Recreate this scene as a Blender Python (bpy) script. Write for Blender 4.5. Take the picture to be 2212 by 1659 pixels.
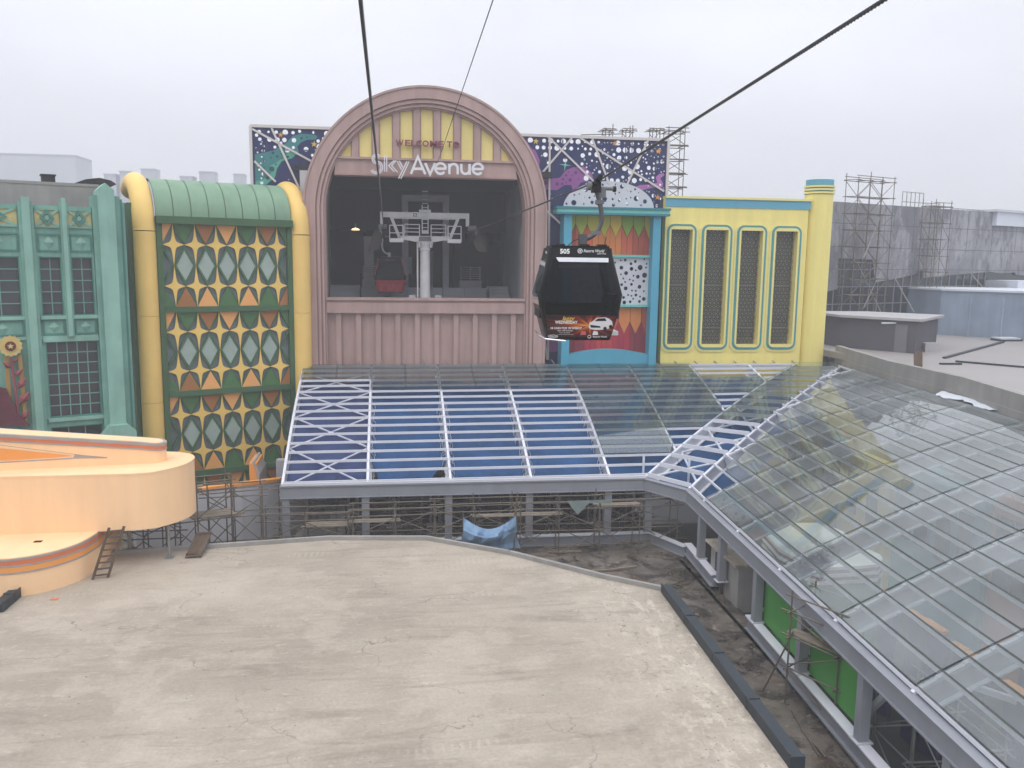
import bpy, math, random
from mathutils import Vector, Matrix
from mathutils.geometry import tessellate_polygon
random.seed(7)
R = math.radians
scene = bpy.context.scene
for o in list(bpy.data.objects): bpy.data.objects.remove(o)

# ------------------------------------------------------------------ camera
FPX, CXP, CYP = 1840.0, 1106.0, 829.5          # focal length and centre, in 2212-wide picture units
YAW, PIT, ROLL = R(8.2), R(8.3), R(0.75)
fw = Vector((math.sin(YAW)*math.cos(PIT), math.cos(YAW)*math.cos(PIT), -math.sin(PIT)))
r0 = Vector((math.cos(YAW), -math.sin(YAW), 0)); u0 = r0.cross(fw)
rt = (r0*math.cos(ROLL) + u0*math.sin(ROLL)).normalized(); up = rt.cross(fw)
cam = bpy.data.cameras.new('camera'); camo = bpy.data.objects.new('camera', cam)
scene.collection.objects.link(camo)
camo.matrix_world = Matrix(((rt.x, up.x, -fw.x, 0), (rt.y, up.y, -fw.y, 0), (rt.z, up.z, -fw.z, 0), (0, 0, 0, 1)))
cam.sensor_width = 36; cam.lens = 36*FPX/2212; cam.clip_start = 0.1; cam.clip_end = 3000
scene.camera = camo
scene.render.resolution_x = 1024; scene.render.resolution_y = 768

# ------------------------------------------------------------------ world: bright overcast, foggy sky
SUN_EL, SUN_AZ = R(58), R(200)
world = bpy.data.worlds.new('World'); scene.world = world; world.use_nodes = True
nt = world.node_tree; nt.nodes.clear()
def wn(t, **k):
    n = nt.nodes.new(t)
    for a, b in k.items(): setattr(n, a, b)
    return n
wout = wn('ShaderNodeOutputWorld'); bg = wn('ShaderNodeBackground')
sky = wn('ShaderNodeTexSky', sky_type='NISHITA'); sky.sun_disc = False
sky.sun_elevation = SUN_EL; sky.sun_rotation = SUN_AZ; sky.dust_density = 6; sky.air_density = 1.0
tc = wn('ShaderNodeTexCoord'); sep = wn('ShaderNodeSeparateXYZ')
nt.links.new(tc.outputs['Generated'], sep.inputs[0])
# luminance of an overcast sky rises from the horizon to the zenith (CIE overcast)
mr = wn('ShaderNodeMapRange'); mr.inputs['From Min'].default_value = 0.0; mr.inputs['From Max'].default_value = 1.0
mr.inputs['To Min'].default_value = 7.9; mr.inputs['To Max'].default_value = 23.0; mr.clamp = True
pz = wn('ShaderNodeMath', operation='MAXIMUM'); pz.inputs[1].default_value = 0.0; nt.links.new(sep.outputs['Z'], pz.inputs[0])
pw_ = wn('ShaderNodeMath', operation='POWER'); pw_.inputs[1].default_value = 1.4; nt.links.new(pz.outputs[0], pw_.inputs[0])
nt.links.new(pw_.outputs[0], mr.inputs['Value'])
nz = wn('ShaderNodeTexNoise'); nz.inputs['Scale'].default_value = 1.7; nz.inputs['Detail'].default_value = 5; nz.inputs['Roughness'].default_value = .5
mp = wn('ShaderNodeMapping'); mp.inputs['Scale'].default_value = (1, 1, 2.6)
nt.links.new(tc.outputs['Generated'], mp.inputs[0]); nt.links.new(mp.outputs[0], nz.inputs['Vector'])
cl = wn('ShaderNodeMapRange'); cl.inputs['From Min'].default_value = .3; cl.inputs['From Max'].default_value = .7
cl.inputs['To Min'].default_value = .84; cl.inputs['To Max'].default_value = 1.13
nt.links.new(nz.outputs['Fac'], cl.inputs['Value'])
mul = wn('ShaderNodeMath', operation='MULTIPLY'); nt.links.new(mr.outputs[0], mul.inputs[0]); nt.links.new(cl.outputs[0], mul.inputs[1])
gcol = wn('ShaderNodeVectorMath', operation='SCALE'); gcol.inputs[0].default_value = (.955, .972, 1.045)
nt.links.new(mul.outputs[0], gcol.inputs['Scale'])
mx = wn('ShaderNodeMixRGB'); mx.inputs['Fac'].default_value = .93
nt.links.new(sky.outputs[0], mx.inputs[1]); nt.links.new(gcol.outputs[0], mx.inputs[2])
nt.links.new(mx.outputs[0], bg.inputs['Color']); bg.inputs['Strength'].default_value = 0.10
nt.links.new(bg.outputs[0], wout.inputs['Surface'])

sl = bpy.data.lights.new('sun', 'SUN'); sl.energy = 0.55; sl.angle = R(25); sl.color = (1, .96, .9)
so = bpy.data.objects.new('sun', sl); scene.collection.objects.link(so)
sd = Vector((math.sin(SUN_AZ)*math.cos(SUN_EL), math.cos(SUN_AZ)*math.cos(SUN_EL), math.sin(SUN_EL)))
so.rotation_euler = sd.to_track_quat('Z', 'Y').to_euler()
vs = scene.view_settings; vs.view_transform = 'Standard'; vs.look = 'None'; vs.gamma = 1; vs.exposure = 0.0; vs.use_curve_mapping = False
scene.render.engine = 'CYCLES'
scene.cycles.max_bounces = 8; scene.cycles.diffuse_bounces = 4; scene.cycles.glossy_bounces = 4
scene.cycles.transparent_max_bounces = 24; scene.cycles.volume_bounces = 1
scene.cycles.caustics_reflective = False; scene.cycles.caustics_refractive = False

# ------------------------------------------------------------------ picture-to-place helpers
def ray(x, y): return fw + rt*((x-CXP)/FPX) - up*((y-CYP)/FPX)
def atY(x, y, Y): v = ray(x, y); return v*(Y/v.y)
def atZ(x, y, Z): v = ray(x, y); return v*(Z/v.z)
def atX(x, y, X): v = ray(x, y); return v*(X/v.x)

HAZE = 0.0019                    # density of the fog in the air
# ------------------------------------------------------------------ materials
def lin(h, k=1.0):
    h = h.lstrip('#'); out = []
    for i in (0, 2, 4):
        c = int(h[i:i+2], 16)/255
        out.append((c/12.92 if c <= .04045 else ((c+.055)/1.055)**2.4)*k)
    return tuple(out) + (1,)
M = {}
def mat(name, hexc, k=.85, rough=.75, var=.10, scale=.6, streak=0.0, bump=0.0, bscale=12, metal=0.0, spec=.3, dirt=0.0, dirtc='#4a4038', stretch=(1, 1, 1), fine=0.0):
    """painted or mineral surface: base colour with broad noise, fine grain, vertical streaks and dirt, all in world space"""
    m = bpy.data.materials.new(name); m.use_nodes = True; n = m.node_tree.nodes; L = m.node_tree.links
    b = n['Principled BSDF']; b.inputs['Roughness'].default_value = rough; b.inputs['Metallic'].default_value = metal
    b.inputs['Specular IOR Level'].default_value = spec
    base = lin(hexc, k); b.inputs['Base Color'].default_value = base
    g = n.new('ShaderNodeNewGeometry')
    col = None
    def noise(sc, det, st=(1, 1, 1), ro=.55):
        mpn = n.new('ShaderNodeMapping'); mpn.inputs['Scale'].default_value = st
        L.new(g.outputs['Position'], mpn.inputs[0])
        t = n.new('ShaderNodeTexNoise'); t.inputs['Scale'].default_value = sc; t.inputs['Detail'].default_value = det; t.inputs['Roughness'].default_value = ro
        L.new(mpn.outputs[0], t.inputs['Vector']); return t.outputs['Fac']
    def mulcol(src, fac, lo, hi, f0=.3, f1=.7):
        r_ = n.new('ShaderNodeMapRange'); r_.inputs['From Min'].default_value = f0; r_.inputs['From Max'].default_value = f1
        r_.inputs['To Min'].default_value = lo; r_.inputs['To Max'].default_value = hi; L.new(fac, r_.inputs['Value'])
        v = n.new('ShaderNodeVectorMath'); v.operation = 'SCALE'
        if src is None: v.inputs[0].default_value = base[:3]
        else: L.new(src, v.inputs[0])
        L.new(r_.outputs[0], v.inputs['Scale']); return v.outputs[0]
    if var: col = mulcol(col, noise(scale, 6, stretch), 1-var, 1+var)
    if fine: col = mulcol(col, noise(scale*9, 4, stretch, .7), 1-fine, 1+fine)
    if streak: col = mulcol(col, noise(2.2, 5, (1, 1, .07)), 1-streak, 1+streak*.4)
    if dirt:
        f = noise(scale*.55, 8, stretch, .68)
        r_ = n.new('ShaderNodeMapRange'); r_.inputs['From Min'].default_value = .52; r_.inputs['From Max'].default_value = .72
        r_.inputs['To Max'].default_value = dirt; L.new(f, r_.inputs['Value'])
        x = n.new('ShaderNodeMixRGB'); x.inputs[2].default_value = lin(dirtc)
        if col is None: x.inputs[1].default_value = base
        else: L.new(col, x.inputs[1])
        L.new(r_.outputs[0], x.inputs['Fac']); col = x.outputs[0]
    if col is not None: L.new(col, b.inputs['Base Color'])
    if bump:
        bp = n.new('ShaderNodeBump'); bp.inputs['Strength'].default_value = bump; bp.inputs['Distance'].default_value = .02
        L.new(noise(bscale, 6), bp.inputs['Height']); L.new(bp.outputs[0], b.inputs['Normal'])
    M[name] = m; return m
mat('pink', '#B89C96', .95, .85, .08, .35, .16, .3, 20, fine=.03)
mat('pink_dark', '#AD8E88', .95, .85, .07, .35, .08, .3, 20)
mat('panel_yellow', '#EBD98C', .98, .7, .05, .5, .05)
mat('sign_pink', '#94505F', .8, .5, .03)
mat('sign_white', '#E4E4E8', .95, .4, .02)
mat('sign_side', '#8f8f96', .8, .5, .02)
mat('navy', '#252F63', .9, .5, .10, .4)
mat('teal_print', '#3F8A8C', .8, .5, .18, .5)
mat('mint_print', '#5DB39F', .8, .5, .10, .5)
mat('magenta_print', '#A05FA5', .8, .5, .12, .5)
mat('pale_magenta_print', '#C07CC0', .8, .5, .06, .5)
mat('crater', '#2C5A66', .7, .5, .05)
mat('crater_pink', '#7A427F', .7, .5, .05)
mat('strut_white', '#D9D3D2', .9, .5, .05, 1)
mat('star_orange', '#EDA64C', .85, .5, .03); mat('star_gold', '#E8C65A', .85, .5, .03); mat('star_mint', '#8FE0CC', .85, .5, .03)
mat('dot_white', '#DCE0EA', .85, .5, .02)
mat('cyan', '#57AEC9', .85, .55, .06, .5, .05); mat('mint', '#78CFC6', .85, .55, .04, .5, .04); mat('mint_edge', '#3F8C98', .8, .55, .04)
mat('white_board', '#D2D4DA', .9, .6, .05, .6, .05); mat('board_back', '#3A4468', .7, .7, .1)
for nme, h in (('crayon_lime', '#B4C346'), ('crayon_olive', '#C4C045'), ('crayon_yellow', '#DFC24C'), ('crayon_green', '#8FB23F'), ('crayon_orange', '#E0894A'),
               ('crayon_coral', '#D4694A'), ('crayon_rust', '#B8553F'), ('crayon_red', '#C43A3C'), ('crayon_crimson', '#B52E44'), ('crayon_wine', '#8E2B3A'), ('crayon_brick', '#C9552F')):
    mat(nme, h, .85, .6, .07, 1.2, .08)
mat('crayon_gap', '#37433f', .7, .8, .05)
mat('butter', '#F8E88E', .93, .6, .05, .3, .08); mat('butter_trim', '#F3E796', .9, .5, .03)
mat('sky_blue', '#66AFC8', .85, .6, .04, .4, .04); mat('teal_trim', '#55A0A4', .8, .5, .05)
mat('lattice', '#8F8E7C', .75, .5, .04); mat('dark_pane', '#262A28', .7, .15, .5, .5, spec=.5)
mat('tower_green', '#476B47', .85, .65, .10, .5, .08); mat('barrel_green', '#86A88C', .85, .6, .07, .5, .12); mat('seam_green', '#5F7D62', .8, .7, .1)
mat('ochre', '#F0CB78', .97, .5, .06, .5, .05); mat('star_yellow', '#EFCB70', .98, .5, .05)
mat('tri_orange', '#F2B06C', .95, .6, .05); mat('tri_brown', '#A9703E', .95, .6, .06); mat('tri_green', '#4C7848', .9, .6, .06)
mat('slate', '#78868A', .9, .5, .08, 1.0); mat('slate_light', '#9FB0A8', .98, .45, .10, 1.0); mat('band_green', '#45694A', .9, .6, .08)
mat('verdigris', '#83B6A7', .88, .75, .16, .8, .22, .3, 14, fine=.05); mat('verdigris_light', '#92C0B1', .88, .75, .12, .8, .15); mat('verdigris_deep', '#57978A', .8, .75, .12, .8, .15)
mat('cream_lattice', '#D5C98C', .85, .7, .1, 1.0, .1)
mat('office_pane', '#454A50', .8, .2, .22, .9, spec=.5); mat('muntin', '#7FB0A4', .85, .5, .05)
mat('flower_yellow', '#D9C07A', .85, .7, .1, 2); mat('flower_brown', '#6E3A33', .8, .7, .1); mat('stem_red', '#9A5058', .85, .7, .15, 2); mat('maroon', '#6B3540', .8, .8, .2, 1.5); mat('stem_ochre', '#C79A55', .8, .7, .1)
mat('peach', '#FFD6A8', .93, .6, .045, .3, .06, .15, 6); mat('peach_orange', '#F5A555', .9, .6, .03); mat('peach_rust', '#DE8258', .85, .6, .05); mat('grey_trim', '#ADA6A2', .85, .6, .08, 2)
mat('steel_white', '#E0E2EA', .9, .4, .05, 1.0); mat('steel_grey', '#999CA4', .82, .5, .06, .8, .06); mat('steel_pale', '#C9CCD3', .88, .45, .05, .8)
mat('gasket', '#4A5250', .7, .5, .05)
mat('tarp_blue', '#205E98', .58, .55, .22, .7, .25, bump=.5, bscale=1.4); mat('tarp_navy', '#34497A', .7, .6, .18, .7, bump=.5, bscale=1.4); mat('tent_blue', '#7F9EBD', .8, .55, .14, 2.0, bump=.6, bscale=3)
mat('rope_white', '#DDE0E4', .9, .6, .03); mat('netting', '#94A39F', .65, .7, .1, 3)
mat('scaff', '#7C7468', .75, .5, .18, 3, metal=.3, dirt=.6, dirtc='#5a4632'); mat('scaff_pale', '#9A9A98', .8, .45, .12, 3, metal=.3); mat('plank', '#978C7C', .72, .85, .18, 3, fine=.1); mat('timber', '#6E5D4E', .7, .85, .2, 4)
mat('concrete_wall', '#A4A29E', .85, .85, .14, .5, .12, .3, 10, dirt=.25)
mat('white_wall', '#C6C6CA', .9, .7, .05, .4, .05)
mat('slate_wall', '#50555C', .8, .6, .18, .5)
mat('dark_trim', '#323C45', .7, .5, .10, 1.0)
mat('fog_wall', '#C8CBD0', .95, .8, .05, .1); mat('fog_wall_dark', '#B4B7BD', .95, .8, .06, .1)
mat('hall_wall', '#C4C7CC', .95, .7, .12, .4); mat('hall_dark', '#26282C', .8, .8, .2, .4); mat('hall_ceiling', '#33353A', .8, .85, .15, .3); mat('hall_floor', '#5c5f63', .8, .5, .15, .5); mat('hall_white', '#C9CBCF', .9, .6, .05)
mat('galv', '#DFE1E2', .95, .5, .08, 1.5); mat('galv_dark', '#7d7f80', .8, .5, .15, 2); mat('machine_black', '#1C1D1F', .8, .5, .1, 2); mat('sleeve', '#4b4540', .8, .8, .2, 3)
mat('cabin_black', '#121214', .8, .25, .05, 1, spec=.18); mat('cabin_red', '#C23A4A', 1.0, .3, .08, 1, spec=.5); mat('cabin_redpale', '#D2666A', .9, .35, .1, 1); mat('chrome', '#D8DADC', .95, .18, .02, metal=.9)
mat('hanger_grey', '#6A6A6C', .8, .5, .12, 3, metal=.4); mat('rubber', '#18181A', .8, .6, .05); mat('white_print', '#F2F2F2', .95, .5, 0); mat('gold_print', '#E5B955', .95, .5, 0); mat('seat_dark', '#2b2a2d', .8, .7, .05)
mat('rope', '#6C6D70', .8, .45, .12, 6, metal=.5); mat('thin_rope', '#4c4d50', .8, .5, .05)
mat('green_board', '#4FA046', .8, .5, .08, .5, .04); mat('kiosk_cream', '#FBFBF2', 1.0, .6, .05); mat('kiosk_mauve', '#A07886', .85, .6, .06); mat('kiosk_mint', '#9FBFA8', .85, .6, .06)
mat('purple_mural', '#5A5A7C', .85, .6, .25, .5); mat('teal_mural', '#5FA79A', .85, .6, .2, .5); mat('coral_mural', '#D08A6C', .85, .6, .15, .5)
mat('deep_floor', '#4C4E4D', .65, .8, .25, .3); mat('ground', '#6d7068', .7, .9, .2, .05)
mat('shed_dark', '#5D5A62', .85, .7, .10, .5); mat('shed_roof', '#B2B0B2', .88, .8, .08, .4); mat('shed_door', '#77757C', .85, .6, .05)
mat('blue_render', '#92A1B3', .85, .7, .16, .5, .12, dirt=.25, dirtc='#6c7f92'); mat('render_cap', '#D5DAE2', .9, .6, .05)
mat('wet_floor', '#A5A09D', .82, .45, .08, .15, dirt=.15, dirtc='#8d8682'); mat('floor_white', '#E6E2DC', .95, .6, .04)
mat('dark_glass', '#33363C', .8, .12, .2, .3, spec=.6); mat('glass_bar', '#9499A0', .85, .5, .05)
mat('wax_black', '#1e1f21', .8, .7, .1)

def nodekit(name, spec=.25):
    m = bpy.data.materials.new(name); m.use_nodes = True; n = m.node_tree.nodes; L = m.node_tree.links
    b = n['Principled BSDF']; b.inputs['Specular IOR Level'].default_value = spec
    g = n.new('ShaderNodeNewGeometry')
    def noise(sc, det=6, ro=.6, st=(1, 1, 1), dist=0, off=(0, 0, 0)):
        q = n.new('ShaderNodeMapping'); q.inputs['Scale'].default_value = st; q.inputs['Location'].default_value = off; L.new(g.outputs['Position'], q.inputs[0])
        t = n.new('ShaderNodeTexNoise'); t.inputs['Scale'].default_value = sc; t.inputs['Detail'].default_value = det; t.inputs['Roughness'].default_value = ro; t.inputs['Distortion'].default_value = dist
        L.new(q.outputs[0], t.inputs['Vector']); return t.outputs['Fac']
    def rng(f, a, b_, lo=0, hi=1):
        r_ = n.new('ShaderNodeMapRange'); r_.inputs['From Min'].default_value = a; r_.inputs['From Max'].default_value = b_
        r_.inputs['To Min'].default_value = lo; r_.inputs['To Max'].default_value = hi; L.new(f, r_.inputs['Value']); return r_.outputs[0]
    def mul(a, b_):
        x = n.new('ShaderNodeMath'); x.operation = 'MULTIPLY'; L.new(a, x.inputs[0])
        if isinstance(b_, float): x.inputs[1].default_value = b_
        else: L.new(b_, x.inputs[1])
        return x.outputs[0]
    def mix(f, a, b_):
        x = n.new('ShaderNodeMixRGB'); L.new(f, x.inputs[0])
        for i, c in ((1, a), (2, b_)):
            if isinstance(c, tuple): x.inputs[i].default_value = c
            else: L.new(c, x.inputs[i])
        return x.outputs[0]
    M[name] = m; return m, n, L, b, g, noise, rng, mul, mix
def finish(n, L, b, col, rough, height, strength, dist=.03):
    L.new(col, b.inputs['Base Color']); L.new(rough, b.inputs['Roughness'])
    bp = n.new('ShaderNodeBump'); bp.inputs['Strength'].default_value = strength; bp.inputs['Distance'].default_value = dist
    L.new(height, bp.inputs['Height']); L.new(bp.outputs[0], b.inputs['Normal'])
def roof_concrete():
    m, n, L, b, g, noise, rng, mul, mix = nodekit('roof_concrete')
    A, B, D, P = lin('#BDB2A2', .85), lin('#ABA091', .82), lin('#766C60', .8), lin('#D2C8B8', .90)
    c = mix(rng(noise(.16, 8, .62), .40, .60), A, B)                                       # broad pours
    c = mix(rng(noise(.33, 7, .66, off=(7, 3, 0)), .52, .58, 0, .26), c, P)                # lighter repair patches with an edge
    c = mix(rng(noise(.9, 9, .72, (.35, 1.7, 1), .5), .50, .70, 0, .55), c, lin('#C6BCAC', .86))   # trowel smears
    c = mix(rng(noise(.55, 9, .74, (.32, 2.0, 1), .8, (3, 9, 0)), .53, .70, 0, .48), c, D)       # damp streaks
    c = mix(rng(noise(3.4, 8, .78, (.5, 1.5, 1)), .57, .66, 0, .50), c, P)                 # pale chips
    c = mix(mul(rng(noise(7.5, 6, .8), .60, .70), rng(noise(.45, 5, .6, off=(1, 5, 0)), .52, .62, 0, .8)), c, D)   # clustered specks
    c = mix(rng(noise(11, 4, .75), .40, .66, 0, .20), c, D)                                 # grain
    wv = n.new('ShaderNodeTexWave'); wv.inputs['Scale'].default_value = 1.5; wv.inputs['Distortion'].default_value = 2.5; wv.inputs['Detail'].default_value = 3; wv.inputs['Detail Scale'].default_value = 2.0
    L.new(g.outputs['Position'], wv.inputs['Vector'])
    c = mix(mul(rng(wv.outputs['Fac'], .5, .9, 0, .28), rng(noise(.5, 5, .6, (.45, 1.9, 1), .3, (2, 2, 0)), .60, .70)), c, P)   # roller laps
    sx = n.new('ShaderNodeSeparateXYZ'); L.new(g.outputs['Position'], sx.inputs[0])
    c = mix(mul(rng(sx.outputs['X'], 5.2, 8.6), rng(noise(1.7, 9, .78, (1.3, .7, 1)), .50, .60, 0, .85)), c, P)      # flaking coat by the edge strip
    c = mix(mul(rng(sx.outputs['X'], 5.6, 8.8), rng(noise(2.6, 9, .8, off=(5, 1, 0)), .56, .66, 0, .8)), c, D)
    vo = n.new('ShaderNodeTexVoronoi'); vo.feature = 'DISTANCE_TO_EDGE'; vo.inputs['Scale'].default_value = .22
    q = n.new('ShaderNodeVectorMath'); q.operation = 'SCALE'; q.inputs['Scale'].default_value = 1.0
    nz2 = n.new('ShaderNodeTexNoise'); nz2.inputs['Scale'].default_value = .9; nz2.inputs['Detail'].default_value = 8; L.new(g.outputs['Position'], nz2.inputs['Vector'])
    ad = n.new('ShaderNodeVectorMath'); ad.operation = 'ADD'; L.new(g.outputs['Position'], ad.inputs[0]); L.new(nz2.outputs['Color'], q.inputs[0]); q.inputs['Scale'].default_value = 2.2; L.new(q.outputs[0], ad.inputs[1]); L.new(ad.outputs[0], vo.inputs['Vector'])
    c = mix(mul(rng(vo.outputs['Distance'], .0, .006, .75, 0), rng(noise(.4, 4, .5, off=(9, 9, 0)), .48, .58)), c, D)   # hairline cracks that fade in and out
    finish(n, L, b, c, rng(noise(.5), .35, .65, .5, .9), noise(2.4, 9, .7), .7, .05)
roof_concrete()
def court():
    m, n, L, b, g, noise, rng, mul, mix = nodekit('court_concrete', .4)
    c = mix(rng(noise(.35, 8, .65), .38, .62), lin('#8E857A', .72), lin('#5F5850', .7))
    c = mix(rng(noise(.9, 9, .75, dist=.6), .47, .57, 0, .9), c, lin('#332E2A', .75))
    c = mix(rng(noise(.6, 7, .7, off=(4, 4, 0)), .54, .66, 0, .7), c, lin('#6E5440', .72))
    c = mix(rng(noise(2.2, 9, .78), .58, .66, 0, .75), c, lin('#B5AA9C', .85))
    c = mix(rng(noise(6, 6, .8), .58, .7, 0, .6), c, lin('#2E2722', .8))
    finish(n, L, b, c, rng(noise(.5, 7), .42, .58, .25, .85), noise(3, 8, .7), .5)
court()
def bare_wall():
    m, n, L, b, g, noise, rng, mul, mix = nodekit('bare_wall')
    c = mix(rng(noise(.22, 7, .6), .42, .58), lin('#9B9BA0', .85), lin('#7B7C82', .85))
    c = mix(rng(noise(.55, 8, .7, (1, 1, .6)), .50, .56, 0, .6), c, lin('#B0B0B4', .85))
    c = mix(rng(noise(.9, 8, .75, (1, 1, .35), .4, (3, 0, 1)), .52, .62, 0, .7), c, lin('#5E5F65', .8))
    c = mix(rng(noise(2.5, 8, .78, (1, 1, .5)), .58, .66, 0, .55), c, lin('#C2C1C2', .85))
    c = mix(rng(noise(1.4, 5, .6, (1, 1, .06)), .52, .7, 0, .5), c, lin('#66676C', .8))
    finish(n, L, b, c, rng(noise(.5), .3, .7, .7, .95), noise(3, 8, .7), .5)
bare_wall()

def glassmat(name, tint, dust, rough=.0, dustc='#B8C4C4', ior=1.5):
    """coated sheet glass: clear part, Fresnel mirror part and a thin film of dust"""
    m = bpy.data.materials.new(name); m.use_nodes = True; n = m.node_tree.nodes; L = m.node_tree.links
    n.clear(); out = n.new('ShaderNodeOutputMaterial')
    tr = n.new('ShaderNodeBsdfTransparent'); tr.inputs[0].default_value = tint
    gl = n.new('ShaderNodeBsdfGlossy'); gl.inputs['Roughness'].default_value = rough; gl.inputs['Color'].default_value = (.95, 1, .98, 1)
    fr = n.new('ShaderNodeFresnel'); fr.inputs['IOR'].default_value = ior
    a = n.new('ShaderNodeMixShader'); L.new(fr.outputs[0], a.inputs[0]); L.new(tr.outputs[0], a.inputs[1]); L.new(gl.outputs[0], a.inputs[2])
    d = n.new('ShaderNodeBsdfDiffuse'); d.inputs[0].default_value = lin(dustc)
    g = n.new('ShaderNodeNewGeometry'); t = n.new('ShaderNodeTexNoise'); t.inputs['Scale'].default_value = .35; t.inputs['Detail'].default_value = 6
    L.new(g.outputs['Position'], t.inputs['Vector'])
    r_ = n.new('ShaderNodeMapRange'); r_.inputs['From Min'].default_value = .3; r_.inputs['From Max'].default_value = .7
    r_.inputs['To Min'].default_value = dust*.4; r_.inputs['To Max'].default_value = dust*1.6; L.new(t.outputs['Fac'], r_.inputs['Value'])
    b = n.new('ShaderNodeMixShader'); L.new(r_.outputs[0], b.inputs[0]); L.new(a.outputs[0], b.inputs[1]); L.new(d.outputs[0], b.inputs[2])
    L.new(b.outputs[0], out.inputs[0]); M[name] = m
glassmat('canopy_glass', (.84, .92, .92, 1), .035, .0, ior=1.75)
glassmat('dust_sheen_glass', (.88, .94, .93, 1), .12, .0, '#D2D8DC', ior=1.72)  # diffuse film: dust, plus milky sky reflection put into its pale colour
glassmat('cabin_glass', (.16, .16, .19, 1), .006, .02, ior=1.22)
glassmat('shop_glass', (.5, .52, .55, 1), .03, .0)

# printed advert on the cabin: burst of warm streaks on dark red
def advert():
    m = bpy.data.materials.new('advert_print'); m.use_nodes = True; n = m.node_tree.nodes; L = m.node_tree.links
    b = n['Principled BSDF']; b.inputs['Roughness'].default_value = .35
    t = n.new('ShaderNodeTexCoord'); mpn = n.new('ShaderNodeMapping'); mpn.inputs['Location'].default_value = (-.62, 0, -.55); L.new(t.outputs['Generated'], mpn.inputs[0])
    g = n.new('ShaderNodeTexGradient'); g.gradient_type = 'RADIAL'
    mp2 = n.new('ShaderNodeMapping'); mp2.inputs['Rotation'].default_value = (R(90), 0, 0); L.new(mpn.outputs[0], mp2.inputs[0]); L.new(mp2.outputs[0], g.inputs[0])
    w = n.new('ShaderNodeTexNoise'); w.noise_dimensions = '1D'; w.inputs['Scale'].default_value = 26; w.inputs['Detail'].default_value = 3; L.new(g.outputs['Fac'], w.inputs['W'])
    ln = n.new('ShaderNodeVectorMath'); ln.operation = 'LENGTH'; L.new(mpn.outputs[0], ln.inputs[0])
    r_ = n.new('ShaderNodeMapRange'); r_.inputs['From Min'].default_value = .05; r_.inputs['From Max'].default_value = .62; r_.inputs['To Min'].default_value = .62; r_.inputs['To Max'].default_value = 0; L.new(ln.outputs['Value'], r_.inputs['Value'])
    r2 = n.new('ShaderNodeMapRange'); r2.inputs['From Min'].default_value = .35; r2.inputs['From Max'].default_value = .7; r2.inputs['To Min'].default_value = -.12; r2.inputs['To Max'].default_value = .38; L.new(w.outputs['Fac'], r2.inputs['Value'])
    s = n.new('ShaderNodeMath'); L.new(r_.outputs[0], s.inputs[0]); L.new(r2.outputs[0], s.inputs[1])
    cr = n.new('ShaderNodeValToRGB'); e = cr.color_ramp.elements
    e[0].position = 0; e[0].color = lin('#1a0d10'); e[1].position = 1; e[1].color = lin('#ffe9a8')
    for p, c in ((.30, '#4a1416'), (.55, '#8a3018'), (.78, '#d88430')):
        k = e.new(p); k.color = lin(c)
    L.new(s.outputs[0], cr.inputs[0]); L.new(cr.outputs[0], b.inputs['Base Color']); M['advert'] = m
advert()

# ------------------------------------------------------------------ object helpers
C = scene.collection; MW = {}; I4 = Matrix.Identity(4)
def link(o, parent=None, W=I4):
    C.objects.link(o); o.matrix_basis = W
    if parent is not None:
        o.parent = parent; o.matrix_parent_inverse = MW[parent].inverted()
    MW[o] = W.copy(); return o
def tag(o, label=None, cat=None, group=None, kind=None):
    if label: o['label'] = label
    if cat: o['category'] = cat
    if group: o['group'] = group
    if kind: o['kind'] = kind
    return o
def thing(name, loc, label, cat, group=None, rz=0):
    o = bpy.data.objects.new(name, None); o.empty_display_size = .3
    link(o, None, Matrix.Translation(loc) @ Matrix.Rotation(rz, 4, 'Z')); return tag(o, label, cat, group)
def frame(P, ang): return Matrix.Translation((P[0], P[1], 0)) @ Matrix.Rotation(ang, 4, 'Z')
def signed(p): return sum(p[i-1][0]*p[i][1]-p[i][0]*p[i-1][1] for i in range(len(p)))/2
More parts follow.
